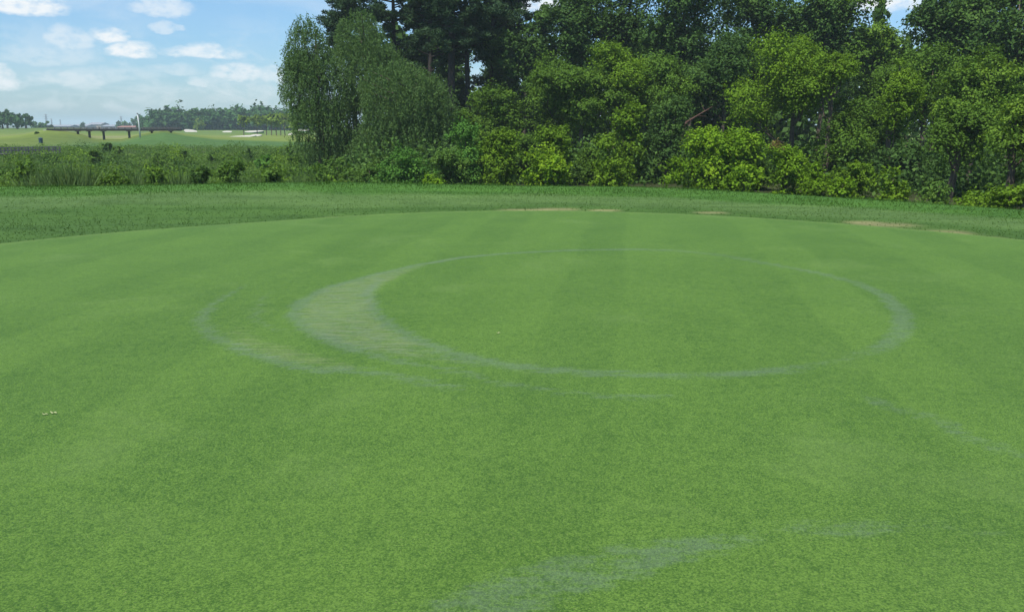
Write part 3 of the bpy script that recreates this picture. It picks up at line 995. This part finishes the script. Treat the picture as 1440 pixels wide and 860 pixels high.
def deep_wood():
    rng = np.random.default_rng(99)
    P, N, Tn = [], [], []
    for i in range(130):
        u = rng.uniform(560, 1640)
        D = rng.uniform(80, 98)
        X = (u - 720) / F * D
        z0 = float(H(X, D))
        low = 600 < u < 760
        top = rng.uniform(5.5, 8.0) if low else rng.uniform(9.0, 14.0)
        r = rng.uniform(1.4, 2.6)
        n = int(52 * top)
        d = dirs(n, rng)
        q = rng.random(n) ** 0.4
        zz = rng.random(n) * top
        ww = np.sqrt(np.clip(1 - (zz / top) ** 3, 0.02, 1))
        P.append(np.stack([X + d[:, 0] * r * q * ww, D + d[:, 1] * r * q * ww, z0 + zz + rng.normal(0, .2, n)], 1))
        N.append(d + rng.normal(size=(n, 3)) * 0.5)
        Tn.append(0.35 + rng.normal(0, .1) + rng.normal(0, .15, n))
    P = np.concatenate(P)
    me = leaf_mesh('deep_woods', P, np.concatenate(N), .66, .46, np.concatenate(Tn), rng)
    tag(mesh_obj('deep_woods', me, G_DEEP), 'dark mass of the wood deep behind the visible trees', 'woods', None, 'stuff')


deep_wood()


# --- marsh
def marsh():
    rng = np.random.default_rng(21)

    def pts(n, d0, d1, u0, u1, p=1.0):
        D = d0 + (d1 - d0) * rng.random(n) ** p
        u = rng.uniform(u0, u1, n)
        return np.stack([(u - 720) / F * D, D], 1)
    a = pts(3300, 32, 118, -160, 560, 1.2)
    scatter_leaves('marsh_weeds', a, 0.22 + 0.65 * rng.random(len(a)) ** 2.5, 34, .15, .085, G_WEED, 'mixed green weeds covering the marsh beyond the bank', 'weeds', 22, (0.75, 0.75))
    b = pts(1000, 31, 112, -160, 560, 1.1)
    scatter_leaves('marsh_grass', b, 0.2 + 0.5 * rng.random(len(b)) ** 1.5, 34, .26, .04, G_REED, 'pale blades of marsh grass growing among the weeds', 'marsh grass', 23, (0.6, 0.6), 0.4, True)


marsh()


def marsh_thickets():
    rng = np.random.default_rng(61)
    for i, (mt, nm, lb, n) in enumerate(((G_MID, 'marsh_thickets', 'mid green thickets dotted through the marsh weeds', 70), (G_DEEP, 'marsh_thickets', 'darker thickets dotted through the marsh weeds', 60),
                                         (G_LIT, 'marsh_thickets', 'yellow-green thickets dotted through the marsh weeds', 40))):
        D = 33 + 75 * rng.random(n) ** 1.3
        u = rng.uniform(-160, 520, n)
        p = np.stack([(u - 720) / F * D, D], 1)
        scatter_leaves(nm, p, rng.uniform(0.5, 1.25, n), 210, .17, .11, mt, lb, 'thickets', 62 + i, (0.75, 0.55), 0.4)


marsh_thickets()


def bank_weeds():
    rng = np.random.default_rng(31)
    n = 210
    u = rng.uniform(-160, 500, n)
    D = rng.uniform(30.5, 34.5, n)
    p = np.stack([(u - 720) / F * D, D], 1)
    h = 0.35 + 0.75 * rng.random(n) ** 1.3 * (0.55 + 0.45 * np.sin(u * 0.045 + 0.5))
    scatter_leaves('bank_weeds', p, h, 150, .13, .08, G_MID, 'dense dark weeds crowding the foot of the bank', 'weeds', 32, (0.33, 0.4), 0.36)


bank_weeds()
MS = 'shrubs standing in the marsh'


def marsh_shrub(u, v0, v1, w, mat, label, name='marsh_shrub', **q):
    D = q.pop('D', None)
    if D is None:                                      # foot on the marsh floor seen at v1
        r = ray(u, v1)
        D = float(r[1] * (LOW + 0.1 - EYE) / r[2])
    return broadleaf(name, u, D, v0, v1, w, mat, label, MS, **{**dict(leaf=(.0032 * D, .0021 * D), low=0.3, trunk_r=0.03, cat='shrub', n_limb=3, layers=4.0), **q})


marsh_shrub(366, 216, 238, 40, G_FRESH, 'bright green rounded shrub in the middle of the marsh')
marsh_shrub(350, 210, 224, 16, G_DEEP, 'dark little shrub just behind the bright rounded marsh shrub')
marsh_shrub(253, 209, 225, 9, G_DEEP, 'narrow dark spike of a shrub, left of centre in the marsh')
marsh_shrub(292, 216, 230, 10, G_DEEP, 'narrow dark marsh shrub between the dark spike and the bright rounded shrub')
marsh_shrub(218, 222, 234, 14, G_DEEP, 'small dark marsh shrub below the white pole, low in the weeds')
marsh_shrub(145, 200, 216, 14, G_DEEP, 'dark shrub in front of the middle bridge pier')
marsh_shrub(163, 203, 220, 18, G_MID, 'leafy shrub in front of the bridge between its two tall piers')
marsh_shrub(130, 210, 232, 26, G_MID, 'loose shrub in the marsh, right of the boardwalk end')
marsh_shrub(405, 205, 222, 14, G_DEEP, 'dark upright shrub in the marsh close to the outermost willow')
marsh_shrub(415, 214, 232, 26, G_WEED, 'pale weedy shrub beside the outermost willow')
marsh_shrub(322, 226, 258, 44, G_WEED, 'brownish rounded bush at the bank edge below the bright rounded shrub', D=31.5)
marsh_shrub(280, 238, 258, 30, G_DEEP, 'dark low bush on the bank edge left of the brownish bush', D=31)
marsh_shrub(212, 240, 262, 44, G_MID, 'low broad bush on the bank edge under the white pole', D=31)
marsh_shrub(150, 242, 262, 60, G_MID, 'long low bush on the bank edge under the bridge', D=31)
marsh_shrub(30, 228, 250, 44, G_MID, 'dark low bush at the far left of the marsh', D=36)
marsh_shrub(380, 240, 258, 34, G_WEED, 'low weedy bush on the bank edge right of the brownish bush', D=31)
marsh_shrub(445, 236, 254, 40, G_WEED, 'low weedy bush on the bank edge near the willows', D=31.5)


def reed_clump(u, D, v0, w, label):
    rng = nseed()
    o, X, z = place('reed_clump', u, D, label, 'reeds', 'reed clumps along the bank')
    h = at(u, v0, D)[2] - z
    n = 620
    r = w / F * D / 2
    d = rng.normal(size=(n, 2)) * 0.36
    ln = h * rng.uniform(0.35, 0.8, n)
    lean = np.stack([d[:, 0] * 0.8, d[:, 1] * 0.8, np.ones(n)], 1) + rng.normal(size=(n, 3)) * 0.15
    base = np.stack([d[:, 0] * r, d[:, 1] * r, np.zeros(n)], 1)
    pos = base + unit(lean) * (ln * 0.9)[:, None]
    me = leaf_mesh('blades', pos, rng.normal(size=(n, 3)) * np.array([1, 1, .3]), h * 0.75, 0.04, 0.4 + rng.normal(0, .2, n), rng, lean)
    mesh_obj('blades', me, G_REED, o)


for (u, v0, w, lb) in ((100, 222, 50, 'tallest pale reed clump on the bank edge, below the right end of the boardwalk'),
                       (58, 228, 46, 'grey-green reed clump on the bank edge, below the blue bin'),
                       (180, 234, 50, 'pale reed clump on the bank edge, left of the low broad bush'),
                       (245, 236, 46, 'pale reed clump on the bank edge, right of the low broad bush'),
                       (350, 240, 40, 'thin reed clump directly right of the brownish bush'),
                       (420, 238, 46, 'wispy reed clump on the bank edge left of the willows')):
    reed_clump(u, 31.0 + (u % 7) * 0.15, v0 + 7, w, lb)


def rough_blades():
    """Longer grass on the bank's lip and on the bank by the right-hand shrubs."""
    rng = np.random.default_rng(9)
    n = 36000
    x = rng.uniform(-21, 15, n)
    t = rng.uniform(-2.5, 2.9, n)
    y = crest(x) - t
    ln = rng.uniform(0.03, 0.075, n) * (1 - 0.5 * sm(1.2, 2.9, t)) * (0.7 + 0.6 * (np.sin(x * 1.7) * np.sin(y * 1.3 + x) > 0.35))
    lean = np.stack([rng.normal(size=n) * 0.5, rng.normal(size=n) * 0.5, np.ones(n)], 1)
    pos = np.stack([x, y, H(x, y)], 1) + unit(lean) * (ln * 0.5)[:, None]
    me = leaf_mesh('rough_grass', pos, rng.normal(size=(n, 3)) * np.array([1, 1, .4]), 1.0, 0.016, 0.4 + rng.normal(0, .2, n), rng, lean)
    # per-blade length
    co = np.zeros(len(me.vertices) * 3, np.float32)
    me.vertices.foreach_get('co', co)
    co = co.reshape(n, 4, 3)
    c = pos[:, None, :]
    s = np.ones((n, 4, 1))
    s[:, 0, 0] = s[:, 2, 0] = ln
    s[:, 1, 0] = s[:, 3, 0] = 1.0
    co2 = c + (co - c) * s
    mid = (co[:, 1] + co[:, 3]) / 2
    co2[:, 1] = co2[:, 1] - mid + c[:, 0] - unit(lean) * (ln * 0.2)[:, None]
    co2[:, 3] = co2[:, 3] - mid + c[:, 0] - unit(lean) * (ln * 0.2)[:, None]
    me.vertices.foreach_set('co', co2.astype(np.float32).ravel())
    me.update()
    tag(mesh_obj('rough_grass', me, leaf_mat('rough_blade', (0.055, 0.125, 0.020), (0.095, 0.185, 0.032), 0.25)),
        'longer grass fringe along the lip of the bank behind the green', 'grass', None, 'stuff')


rough_blades()


def collar_blades():
    rng = np.random.default_rng(19)
    n = 60000
    x = rng.uniform(-19, 12, n)
    y = rng.uniform(9.5, 21, n)
    t = crest(x) - y
    ok = (t > 2.2) & (gell(x, y) > 1.004)
    for (u, v, w, h) in TAN:
        p = on_green(u, v)
        ok &= ~((((x - p[0]) / w) ** 2 + ((y - p[1]) / h) ** 2 < 1.3) & (rng.random(n) < 0.6))
    x, y, t = x[ok], y[ok], t[ok]
    n = len(x)
    ln = rng.uniform(0.012, 0.030, n)
    lean = np.stack([rng.normal(size=n) * 0.8, rng.normal(size=n) * 0.8, np.ones(n)], 1)
    pos = np.stack([x, y, H(x, y)], 1) + unit(lean) * (ln * 0.5)[:, None]
    tint = 0.18 + 0.5 * (sm(2.2, 3.4, t) * (1 - sm(4.6, 5.7, t))) + 0.15 * np.sin(x * 0.9) * np.sin(y * 1.7) + rng.normal(0, .2, n)
    me = leaf_mesh('collar_grass', pos, rng.normal(size=(n, 3)) * np.array([1, 1, .5]) + np.array([0, 0, .2]), 0.022, 0.016, tint, rng, lean)
    tag(mesh_obj('collar_grass', me, leaf_mat('collar_blade', (0.060, 0.125, 0.026), (0.110, 0.175, 0.060), 0.2)),
        'short coarse grass of the collar between green and bank lip', 'grass', None, 'stuff')


collar_blades()

# ------------------------------------------------------------------ far field
FARW = 'trees of the far wood'


def far_tree(u, D, vtop, vbot, w, mat, label, group=FARW, name='far_tree', base=None, **q):
    return broadleaf(name, u, D, vtop, vbot, w, mat, label, group, **{**dict(leaf=(.0042 * D, .0028 * D), lobe=w / F * D * (0.30 if group == FARW else 0.27), n_lobes=11, trunk_r=.22, up=0.35, n_limb=2, layers=6.5, max_n=4200, rag=0, low=0.6 if group == FARW else 0.0), **q})


for (u, D, vt, vb, w, mt, lb) in (
        (232, 420, 147, 193, 52, G_FAR, 'rounded tree closing the left end of the far wood'),
        (250, 425, 146, 193, 56, G_FAR, 'broad even-topped tree, second from the left end of the far wood'),
        (280, 410, 146, 193, 44, G_FAR, 'tree with a low notched top between broad and tallest far trees'),
        (278, 395, 160, 186, 15, G_FARLIT, 'small pale tree standing in front of the far wood'),
        (302, 415, 139, 193, 46, G_FAR, 'tallest dark tree in the middle of the far wood'),
        (329, 420, 141, 193, 44, G_FAR, 'dark tree adjoining the tallest one in the far wood'),
        (350, 430, 149, 193, 44, G_FAR, 'low-topped far tree right above the two small separate young trees'),
        (366, 425, 142, 193, 44, G_FAR, 'domed far tree behind the gap in the young tree group'),
        (388, 425, 146, 193, 44, G_FAR, 'far tree behind the main group of young trees'),
        (412, 430, 147, 193, 46, G_FAR, 'far tree partly behind the outermost willow'),
        (440, 430, 146, 193, 52, G_FAR, 'far tree seen through the outermost willow foliage')):
    far_tree(u, D, vt, vb, w, mt, lb)


def far_woods():
    rng = np.random.default_rng(41)
    P, N, Tn = [], [], []
    for i in range(46):
        u = rng.uniform(214, 460)
        D = rng.uniform(438, 462)
        X = (u - 720) / F * D
        z0 = float(H(X, D))
        top = rng.uniform(8.0, 10.5) * (0.75 if u < 228 else 1.0)
        n = 330
        zz = rng.random(n) * top
        ww = np.sqrt(np.clip(1 - (zz / top) ** 3, 0.02, 1)) * 5.0
        d = dirs(n, rng)
        P.append(np.stack([X + d[:, 0] * ww, D + d[:, 1] * ww, z0 + zz], 1))
        N.append(d + rng.normal(size=(n, 3)) * 0.5)
        Tn.append(0.4 + rng.normal(0, .12) + rng.normal(0, .12, n))
    me = leaf_mesh('far_woods', np.concatenate(P), np.concatenate(N), 1.9, 1.3, np.concatenate(Tn), rng)
    tag(mesh_obj('far_woods', me, G_FAR), 'solid dark mass of the far wood between its nearer trees', 'woods', None, 'stuff')


far_woods()
YT = 'young trees on the far fairway'
for (u, D, vt, vb, w, lb) in (
        (342, 262, 162, 181, 17, 'first young tree from the left on the far fairway, standing apart'),
        (361, 258, 161, 181, 18, 'second young tree on the far fairway, in front of a white bunker'),
        (374, 256, 163, 180, 13, 'slim young tree at the left of the far fairway group'),
        (381, 250, 158, 180, 16, 'young tree with dark shaded crown inside the far fairway group'),
        (388, 240, 156, 180, 20, 'tallest, brightest young tree in the middle of the fairway group'),
        (394, 246, 160, 181, 16, 'young tree close behind the tallest one of the fairway group'),
        (400, 236, 160, 182, 18, 'young tree with low crown near the right end of the group'),
        (411, 244, 164, 182, 15, 'outermost right young tree of the far fairway group, nearest the willow')):
    far_tree(u, D, vt - 2, vb + 1, w * 1.25, G_FARLIT, lb, YT, 'young_tree', trunk_r=.13, max_n=2200, layers=4.5)
LT = 'trees on the left mound'
for (u, D, vt, vb, w, lb) in (
        (-12, 330, 150, 184, 34, 'large dark tree cut by the left edge of the view'),
        (10, 335, 151, 183, 24, 'tallest dark tree of the cluster on the left mound'),
        (24, 318, 158, 183, 27, 'rounded tree on one clear trunk in front of the left cluster'),
        (36, 332, 159, 182, 17, 'rightmost dark tree of the left cluster, leaning out to the right'),
        (3, 322, 162, 184, 20, 'low tree at the left front of the left cluster')):
    far_tree(u, D, vt, vb, w, G_FAR, lb, LT, trunk_r=.35, max_n=2400)
for (u, w, vt, lb) in ((52, 24, 174, 'low dark hedge beyond the mound, next to the left tree cluster'), (64, 18, 175, 'low dark hedge beyond the mound, next to the bridge end')):
    far_tree(u, 420, vt, 183, w, G_FAR, lb, 'low hedges beyond the left mound', 'hedge', cat='hedge', max_n=1200)
for (u, w, vt, lb) in ((196, 34, 170, 'low bluish tree clump on the skyline directly behind the white pole'), (115, 8, 172, 'single tiny dark tree on the skyline above the bridge'),
                       (172, 26, 172, 'low bluish tree clump on the skyline left of the white pole')):
    far_tree(u, 640, vt, 180, w, G_FAR, lb, 'far skyline trees', 'skyline_tree', max_n=900)

# --- bridge
RUST = plain('weathered_timber', (0.075, 0.070, 0.072), 0.85)
RUSTY = plain('rusty_steel', (0.050, 0.040, 0.040), 0.8)
CONC = plain('grey_concrete', (0.30, 0.30, 0.29), 0.85)
WHITE = plain('white_paint', (0.72, 0.73, 0.72), 0.5, amt=0.08)
GREY_WOOD = plain('silvered_wood', (0.10, 0.105, 0.105), 0.85)
BLUE = plain('blue_plastic', (0.025, 0.060, 0.10), 0.45)


def bridge():
    a, b = at(70, 181, BRIDGE_D), at(252, 181, BRIDGE_D)
    x0, x1 = a[0], b[0]
    zt, zb = at(160, 179.4, BRIDGE_D)[2], at(160, 183.2, BRIDGE_D)[2]
    o = empty('cart_bridge', ((x0 + x1) / 2, BRIDGE_D, float(H((x0 + x1) / 2, BRIDGE_D))))
    tag(o, 'long low dark brown bridge on posts crossing the far marsh', 'bridge')
    ox, oz = o.location.x, o.location.z
    L = x1 - x0
    MB().box((0, 0, (zb + zt) / 2 - 0.12 - oz), (L, 2.2, 0.20)).build('deck', RUST, o)
    for s in (-1, 1):
        MB().box((0, s * 1.0, zb + 0.14 - oz - 0.10), (L, 0.16, 0.30)).build('girder', RUSTY, o)
    for s in (-1, 1):
        m = MB()
        m.box((0, s * 1.15, zt - oz), (L, 0.08, 0.10))
        m.box((0, s * 1.15, zt - 0.20 - oz), (L, 0.06, 0.08))
        for xx in np.arange(-L / 2 + 0.3, L / 2, 1.1):
            m.box((xx, s * 1.15, (zt + (zb + zt) / 2) / 2 - 0.05 - oz), (0.09, 0.06, zt - (zb + zt) / 2 + 0.05))
        m.build('railing', RUST, o)
    for u in (109, 125, 145, 181, 213, 240):
        px = at(u, 181, BRIDGE_D)[0]
        zg = float(min(H(px, BRIDGE_D - 0.8), H(px, BRIDGE_D + 0.8))) - 0.3
        p = MB()
        for s in (-1, 1):
            p.box((px - ox, s * 0.14, (zg + zb - 0.02) / 2 - oz), (0.20, 0.20, zb - 0.12 - zg))
        p.box((px - ox, 0, zb - 0.15 - oz), (0.24, 1.6, 0.14))
        p.build('pier', RUST, o)
    for (xx, s) in ((x0, -1),):
        zg = float(H(xx, BRIDGE_D))
        MB().box((xx - ox + s * 0.25, 0, (zg + zt - 0.45) / 2 - 0.15 - oz), (0.5, 2.5, max(zt - 0.45 - zg, 0.2) + 0.3)).build('abutment', CONC, o)


bridge()


def pole():
    D = 140.0
    p = at(198, 202, D)
    z = float(H(p[0], D))
    o = empty('tall_pole', (p[0], D, z))
    tag(o, 'tall thin white pole standing before the right end of the bridge', 'pole')
    h = at(196, 160, D)[2] - z
    MB().tube([(0, 0, -0.3), (0, 0, h * 0.5), (-0.12, 0, h)], [0.13, 0.12, 0.09], 10).build('shaft', plain('weathered_white', (0.42, 0.45, 0.46), .5), o, True)
    MB().tube([(-0.12, 0, h + 0.003), (-0.12, 0, h + 0.14)], [0.16, 0.10], 10).build('cap', plain('grey_metal', (0.30, 0.33, 0.36), .4), o, True)


pole()


def bin_():
    p = at(58, 204, 128)
    z = float(H(p[0], 128))
    o = empty('litter_bin', (p[0], 128, z))
    o.scale = (0.78, 0.78, 0.9)
    tag(o, 'dark blue round bin on the far grass behind the boardwalk', 'bin')
    MB().tube([(0, 0, 0), (0, 0, 0.1), (0, 0, 0.72), (0, 0, 0.78)], [0.31, 0.33, 0.37, 0.39], 16).build('body', BLUE, o, True)
    MB().tube([(0, 0, 0.785), (0, 0, 0.86), (0, 0, 0.93)], [0.40, 0.36, 0.12], 16).build('lid', BLUE, o, True)


bin_()
marsh_shrub(50, 190, 198.5, 9, G_DEEP, 'small dark shrub on the far grass left of the blue bin', D=142)


def boardwalk():
    D = 84.0
    a, b = at(-40, 221, D), at(84, 217, D + 5)
    z = float(min(H(a[0], D), H(b[0], D + 5)))
    o = empty('boardwalk', ((a[0] + b[0]) / 2, D + 2.5, z))
    rz = math.atan2(5.0, b[0] - a[0])
    o.rotation_euler.z = rz
    tag(o, 'grey weathered wooden boardwalk with post railing across the marsh at the left', 'boardwalk')
    L = math.hypot(5.0, b[0] - a[0])
    zt = at(40, 208, D)[2] - z
    zd = zt - 0.62
    MB().box((0, 0, zd - 0.11), (L, 1.5, 0.14)).build('joist', GREY_WOOD, o)
    pm = None
    for i, xx in enumerate(np.arange(-L / 2 + 0.1, L / 2, 0.24)):
        if pm is None:
            pm = MB().box((0, 0, zd - 0.015), (0.215, 1.62, 0.05)).build('plank', GREY_WOOD, o)
        else:
            c = pm.copy()
            COL.objects.link(c)
            pm2 = c
            c.parent = o
        (pm if i == 0 else pm2).location = (xx, 0, 0.006 * ((i * 7) % 5))
    post = None
    for s in (-1, 1):
        for xx in np.arange(-L / 2 + 0.2, L / 2, 0.62):
            if post is None:
                post = c = MB().box((0, 0, (zt - 0.3) / 2), (0.11, 0.11, zt + 0.3)).build('post', GREY_WOOD, o)
            else:
                c = post.copy()
                COL.objects.link(c)
                c.parent = o
            c.location = (xx, s * 0.88, 0.004 * (int(xx * 10) % 7))
        for (h, t) in ((zt - 0.04, 0.07), (zt - 0.30, 0.09)):
            MB().box((0, s * 0.795, h), (L, 0.05, t)).build('rail', GREY_WOOD, o)


boardwalk()

# --- bunkers and markers
SAND = plain('bunker_sand', (0.38, 0.37, 0.32), 0.9, 0.1, 2.0, 0.12)


def bunker(u0, u1, v0, v1, D, skew=0.0):
    uc = (u0 + u1) / 2
    p0, p1 = at(uc, v1, D), at(uc, v0, D)
    w = (u1 - u0) / F * D / 2
    x, zc = p0[0], float(H(p0[0], D))
    hgt = max(p1[2] - p0[2], 0.15)
    rng = nseed()
    n = 28
    bm_v, fs = [], []
    ph = rng.uniform(0, 6)
    for j, (rr, lift) in enumerate(((1.0, 0), (0.72, 1), (0.36, 1))):
        for i in range(n):
            t = 2 * math.pi * i / n
            q = rr * (1 + 0.16 * math.sin(2 * t + ph) + 0.09 * math.sin(3 * t + 2 * ph))
            xx, yy = q * w * math.cos(t), q * 2.6 * math.sin(t)
            zz = (p0[2] - zc) + hgt * (0.5 + 0.5 * q * math.sin(t)) + skew * q * math.cos(t) * hgt - 0.05 * lift * hgt
            bm_v.append((xx, yy, zz))
    bm_v.append((0, 0, (p0[2] - zc) + hgt * 0.42))
    for j in range(2):
        for i in range(n):
            fs.append((j * n + i, j * n + (i + 1) % n, (j + 1) * n + (i + 1) % n, (j + 1) * n + i))
    for i in range(n):
        fs.append((2 * n + i, 2 * n + (i + 1) % n, 3 * n))
    # banked skirt down to the turf
    b = len(bm_v)
    for i in range(n):
        v = bm_v[i]
        bm_v.append((v[0] * 1.04, v[1] * 1.04, -0.3))
    for i in range(n):
        fs.append((i, b + i, b + (i + 1) % n, (i + 1) % n))
    me = bpy.data.meshes.new('sand_bunker')
    me.from_pydata(bm_v, [], fs)
    me.update()
    turf = plain('bank_turf', (0.07, 0.15, 0.035), .9) if 'bank_turf' not in bpy.data.materials else bpy.data.materials['bank_turf']
    o = mesh_obj('sand_bunker', me, [SAND, turf])
    for i, p in enumerate(me.polygons):
        p.material_index = 1 if i >= len(fs) - n else 0
    o.location = (x, D, zc)
    tag(o, kind='structure')


bunker(83, 97, 186, 190, 255)
bunker(260, 275, 182.5, 186, 330, -0.6)
bunker(313, 326, 184, 187, 325)
bunker(318, 360, 190.5, 193.5, 215, 0.5)
bunker(352, 368, 189, 191.5, 225)
bunker(345, 368, 183.5, 186, 300)
bunker(404, 416, 187.5, 191.5, 250)
bunker(414, 436, 182, 184, 330)
for (u, v, D, lb) in ((218, 197, 164, 'larger white marker on the fairway right of the white pole'), (298, 196, 168, 'tiny white marker on the fairway below the tallest far tree')):
    p = at(u, v, D)
    o = empty('tee_marker', (p[0], D, float(H(p[0], D))))
    tag(o, lb, 'marker', 'white markers on the far fairway')
    r = 0.17 if u < 250 else 0.12
    zc = p[2] - o.location.z
    MB().tube([(0, 0, zc - r), (0, 0, zc - r * .6), (0, 0, zc), (0, 0, zc + r * .6), (0, 0, zc + r)], [r * .35, r * .85, r, r * .8, r * .2], 12).build('head', WHITE, o, True)
    MB().tube([(0, 0, -0.05), (0, 0, zc - r * .9)], [0.05, 0.05], 8).build('stake', WHITE, o)

# --- industry on the horizon
SHED = plain('pale_sheeting', (0.33, 0.34, 0.37), 0.6)
SHED2 = plain('tan_sheeting', (0.40, 0.33, 0.26), 0.6)
ROOF = plain('grey_roof', (0.22, 0.23, 0.26), 0.6)
RROOF = plain('red_brown_roof', (0.26, 0.12, 0.09), 0.7)
DARKW = plain('dark_opening', (0.04, 0.045, 0.05), 0.4)
STEEL = plain('galvanised_steel', (0.30, 0.33, 0.36), 0.5)


def shed(u0, u1, vt, D, wall, roof, label, doors=4):
    x0, x1 = (u0 - 720) / F * D, (u1 - 720) / F * D
    zt = at((u0 + u1) / 2, vt, D)[2]
    xc = (x0 + x1) / 2
    zg = float(H(xc, D))
    o = empty('warehouse', (xc, D, zg))
    tag(o, label, 'warehouse', 'warehouses on the horizon')
    w, h = x1 - x0, zt - zg
    eh = h * 0.74
    MB().box((0, 0, eh / 2 - 0.2), (w, 18, eh + 0.4)).build('wall', wall, o)
    m = MB()
    a, b = w / 2 + 0.5, 9.6
    m.add([(-a, -b, eh + .01), (a, -b, eh + .01), (a, 0, h), (-a, 0, h), (-a, b, eh + .01), (a, b, eh + .01)],
          [(0, 1, 2, 3), (3, 2, 5, 4), (0, 3, 4), (1, 5, 2), (0, 4, 5, 1)])
    m.build('roof', roof, o)
    for i in range(doors):
        MB().box(((i + 0.5) / doors * w - w / 2, -9.02, eh * 0.33), (min(4.0, w / doors * 0.5), 0.1, eh * 0.66)).build('door', DARKW, o)


shed(70, 118, 175.5, 760, SHED, ROOF, 'long grey warehouse at the left end of the horizon, under the pylon')
shed(121, 141, 175, 800, SHED, ROOF, 'short grey warehouse in the middle of the horizon row')
shed(143, 160, 172.2, 820, SHED2, ROOF, 'taller tan-walled warehouse above the middle of the bridge')
shed(162, 181, 175.5, 780, SHED, ROOF, 'low pale warehouse between tan warehouse and red-roofed one')
shed(184, 208, 177, 600, SHED2, RROOF, 'red-roofed low building behind the white pole', 3)


def pylon(u, vt, D, label, arms=3):
    x = (u - 720) / F * D
    zg = float(H(x, D))
    o = empty('power_pylon', (x, D, zg))
    tag(o, label, 'pylon', 'power pylons on the horizon')
    h = at(u, vt, D)[2] - zg
    b, t = h * 0.075, h * 0.02
    for sx in (-1, 1):
        for sy in (-1, 1):
            MB().tube([(sx * b, sy * b, -0.3), (sx * t, sy * t, h)], [0.22, 0.14], 5).build('leg', STEEL, o)
    m = MB()
    for i in range(9):
        f0, f1 = i / 9, (i + 1) / 9
        a0, a1 = b + (t - b) * f0, b + (t - b) * f1
        for s in (-1, 1):
            m.tube([(-a0, s * a0, h * f0), (a1, s * a1, h * f1)], [0.09, 0.09], 4)
            m.tube([(s * a0, a0, h * f0), (s * a1, -a1, h * f1)], [0.09, 0.09], 4)
    m.build('lattice', STEEL, o)
    for i in range(arms):
        zz = h * (0.97 - 0.13 * i)
        MB().box((0, 0, zz), (h * (0.30 - 0.03 * abs(i - 1)), 0.35, 0.30)).build('crossarm', STEEL, o)


pylon(80, 160.5, 900, 'tallest lattice pylon on the horizon, left of the others')
pylon(87, 167, 1100, 'short pylon right beside the tallest lattice pylon', 2)
pylon(99, 168, 1200, 'faint small pylon between the tallest one and the tiny dark tree', 2)
pylon(183, 163.5, 1000, 'pylon on the horizon just left of the white pole', 2)

# --- small things lying on the green
LEAFM = plain('dry_leaf', (0.40, 0.42, 0.22), 0.8, 0.2, 60.0, 0.3)


def dry_leaf(u, v, size, rz, label, curl=0.12):
    p = on_green(u, v)
    z = float(H(p[0], p[1])) + 0.0135
    xs = np.linspace(-1, 1, 9)
    vs, fs = [], []
    for i, s in enumerate(xs):
        wd = 0.13 * (1 - s * s) ** 0.7 + 0.01
        lift = size * curl * (s ** 2) * 0.5 + size * 0.08 * math.sin(5 * s) + 0.004
        for q, l in ((-1, 0.03), (0, 0.0), (1, 0.05)):
            vs.append((s * size / 2, q * wd * size, lift + l * size * abs(q) + 0.003))
    for i in range(8):
        for j in range(2):
            a = i * 3 + j
            fs.append((a, a + 3, a + 4, a + 1))
    me = bpy.data.meshes.new('dry_leaf')
    me.from_pydata(vs, [], fs)
    me.update()
    o = mesh_obj('dry_leaf', me, LEAFM, smooth=True)
    sol = o.modifiers.new('thickness', 'SOLIDIFY')
    sol.thickness = 0.0012
    o.location = (p[0], p[1], z)
    o.rotation_euler = (0, 0, rz)
    tag(o, label, 'leaf', 'dry leaves on the green')


dry_leaf(64, 586.5, 0.030, 0.15, 'pale dry leaf lying left of its twin on open grass at the left')
dry_leaf(76, 584.5, 0.040, -0.1, 'pale curled dry leaf lying right of its twin at the left')
dry_leaf(701, 471, 0.035, 0.6, 'tan dry leaf lying alone inside the ring on the green')

# ------------------------------------------------------------------ haze
HAZE = 0.00036
if HAZE:
    m = bpy.data.materials.new('air')
    m.use_nodes = True
    k = NT(m.node_tree)
    pv = k.n('ShaderNodeVolumePrincipled')
    pv.inputs['Color'].default_value = (0.72, 0.92, 0.98, 1)
    pv.inputs['Density'].default_value = HAZE
    pv.inputs['Anisotropy'].default_value = 0.0
    o = k.n('ShaderNodeOutputMaterial')
    k.put(o.inputs['Volume'], pv.outputs[0])
    b = MB().box((0, 0, 10.0), (19000, 19000, 34.0)).build('haze', m)
    tag(b, kind='stuff')
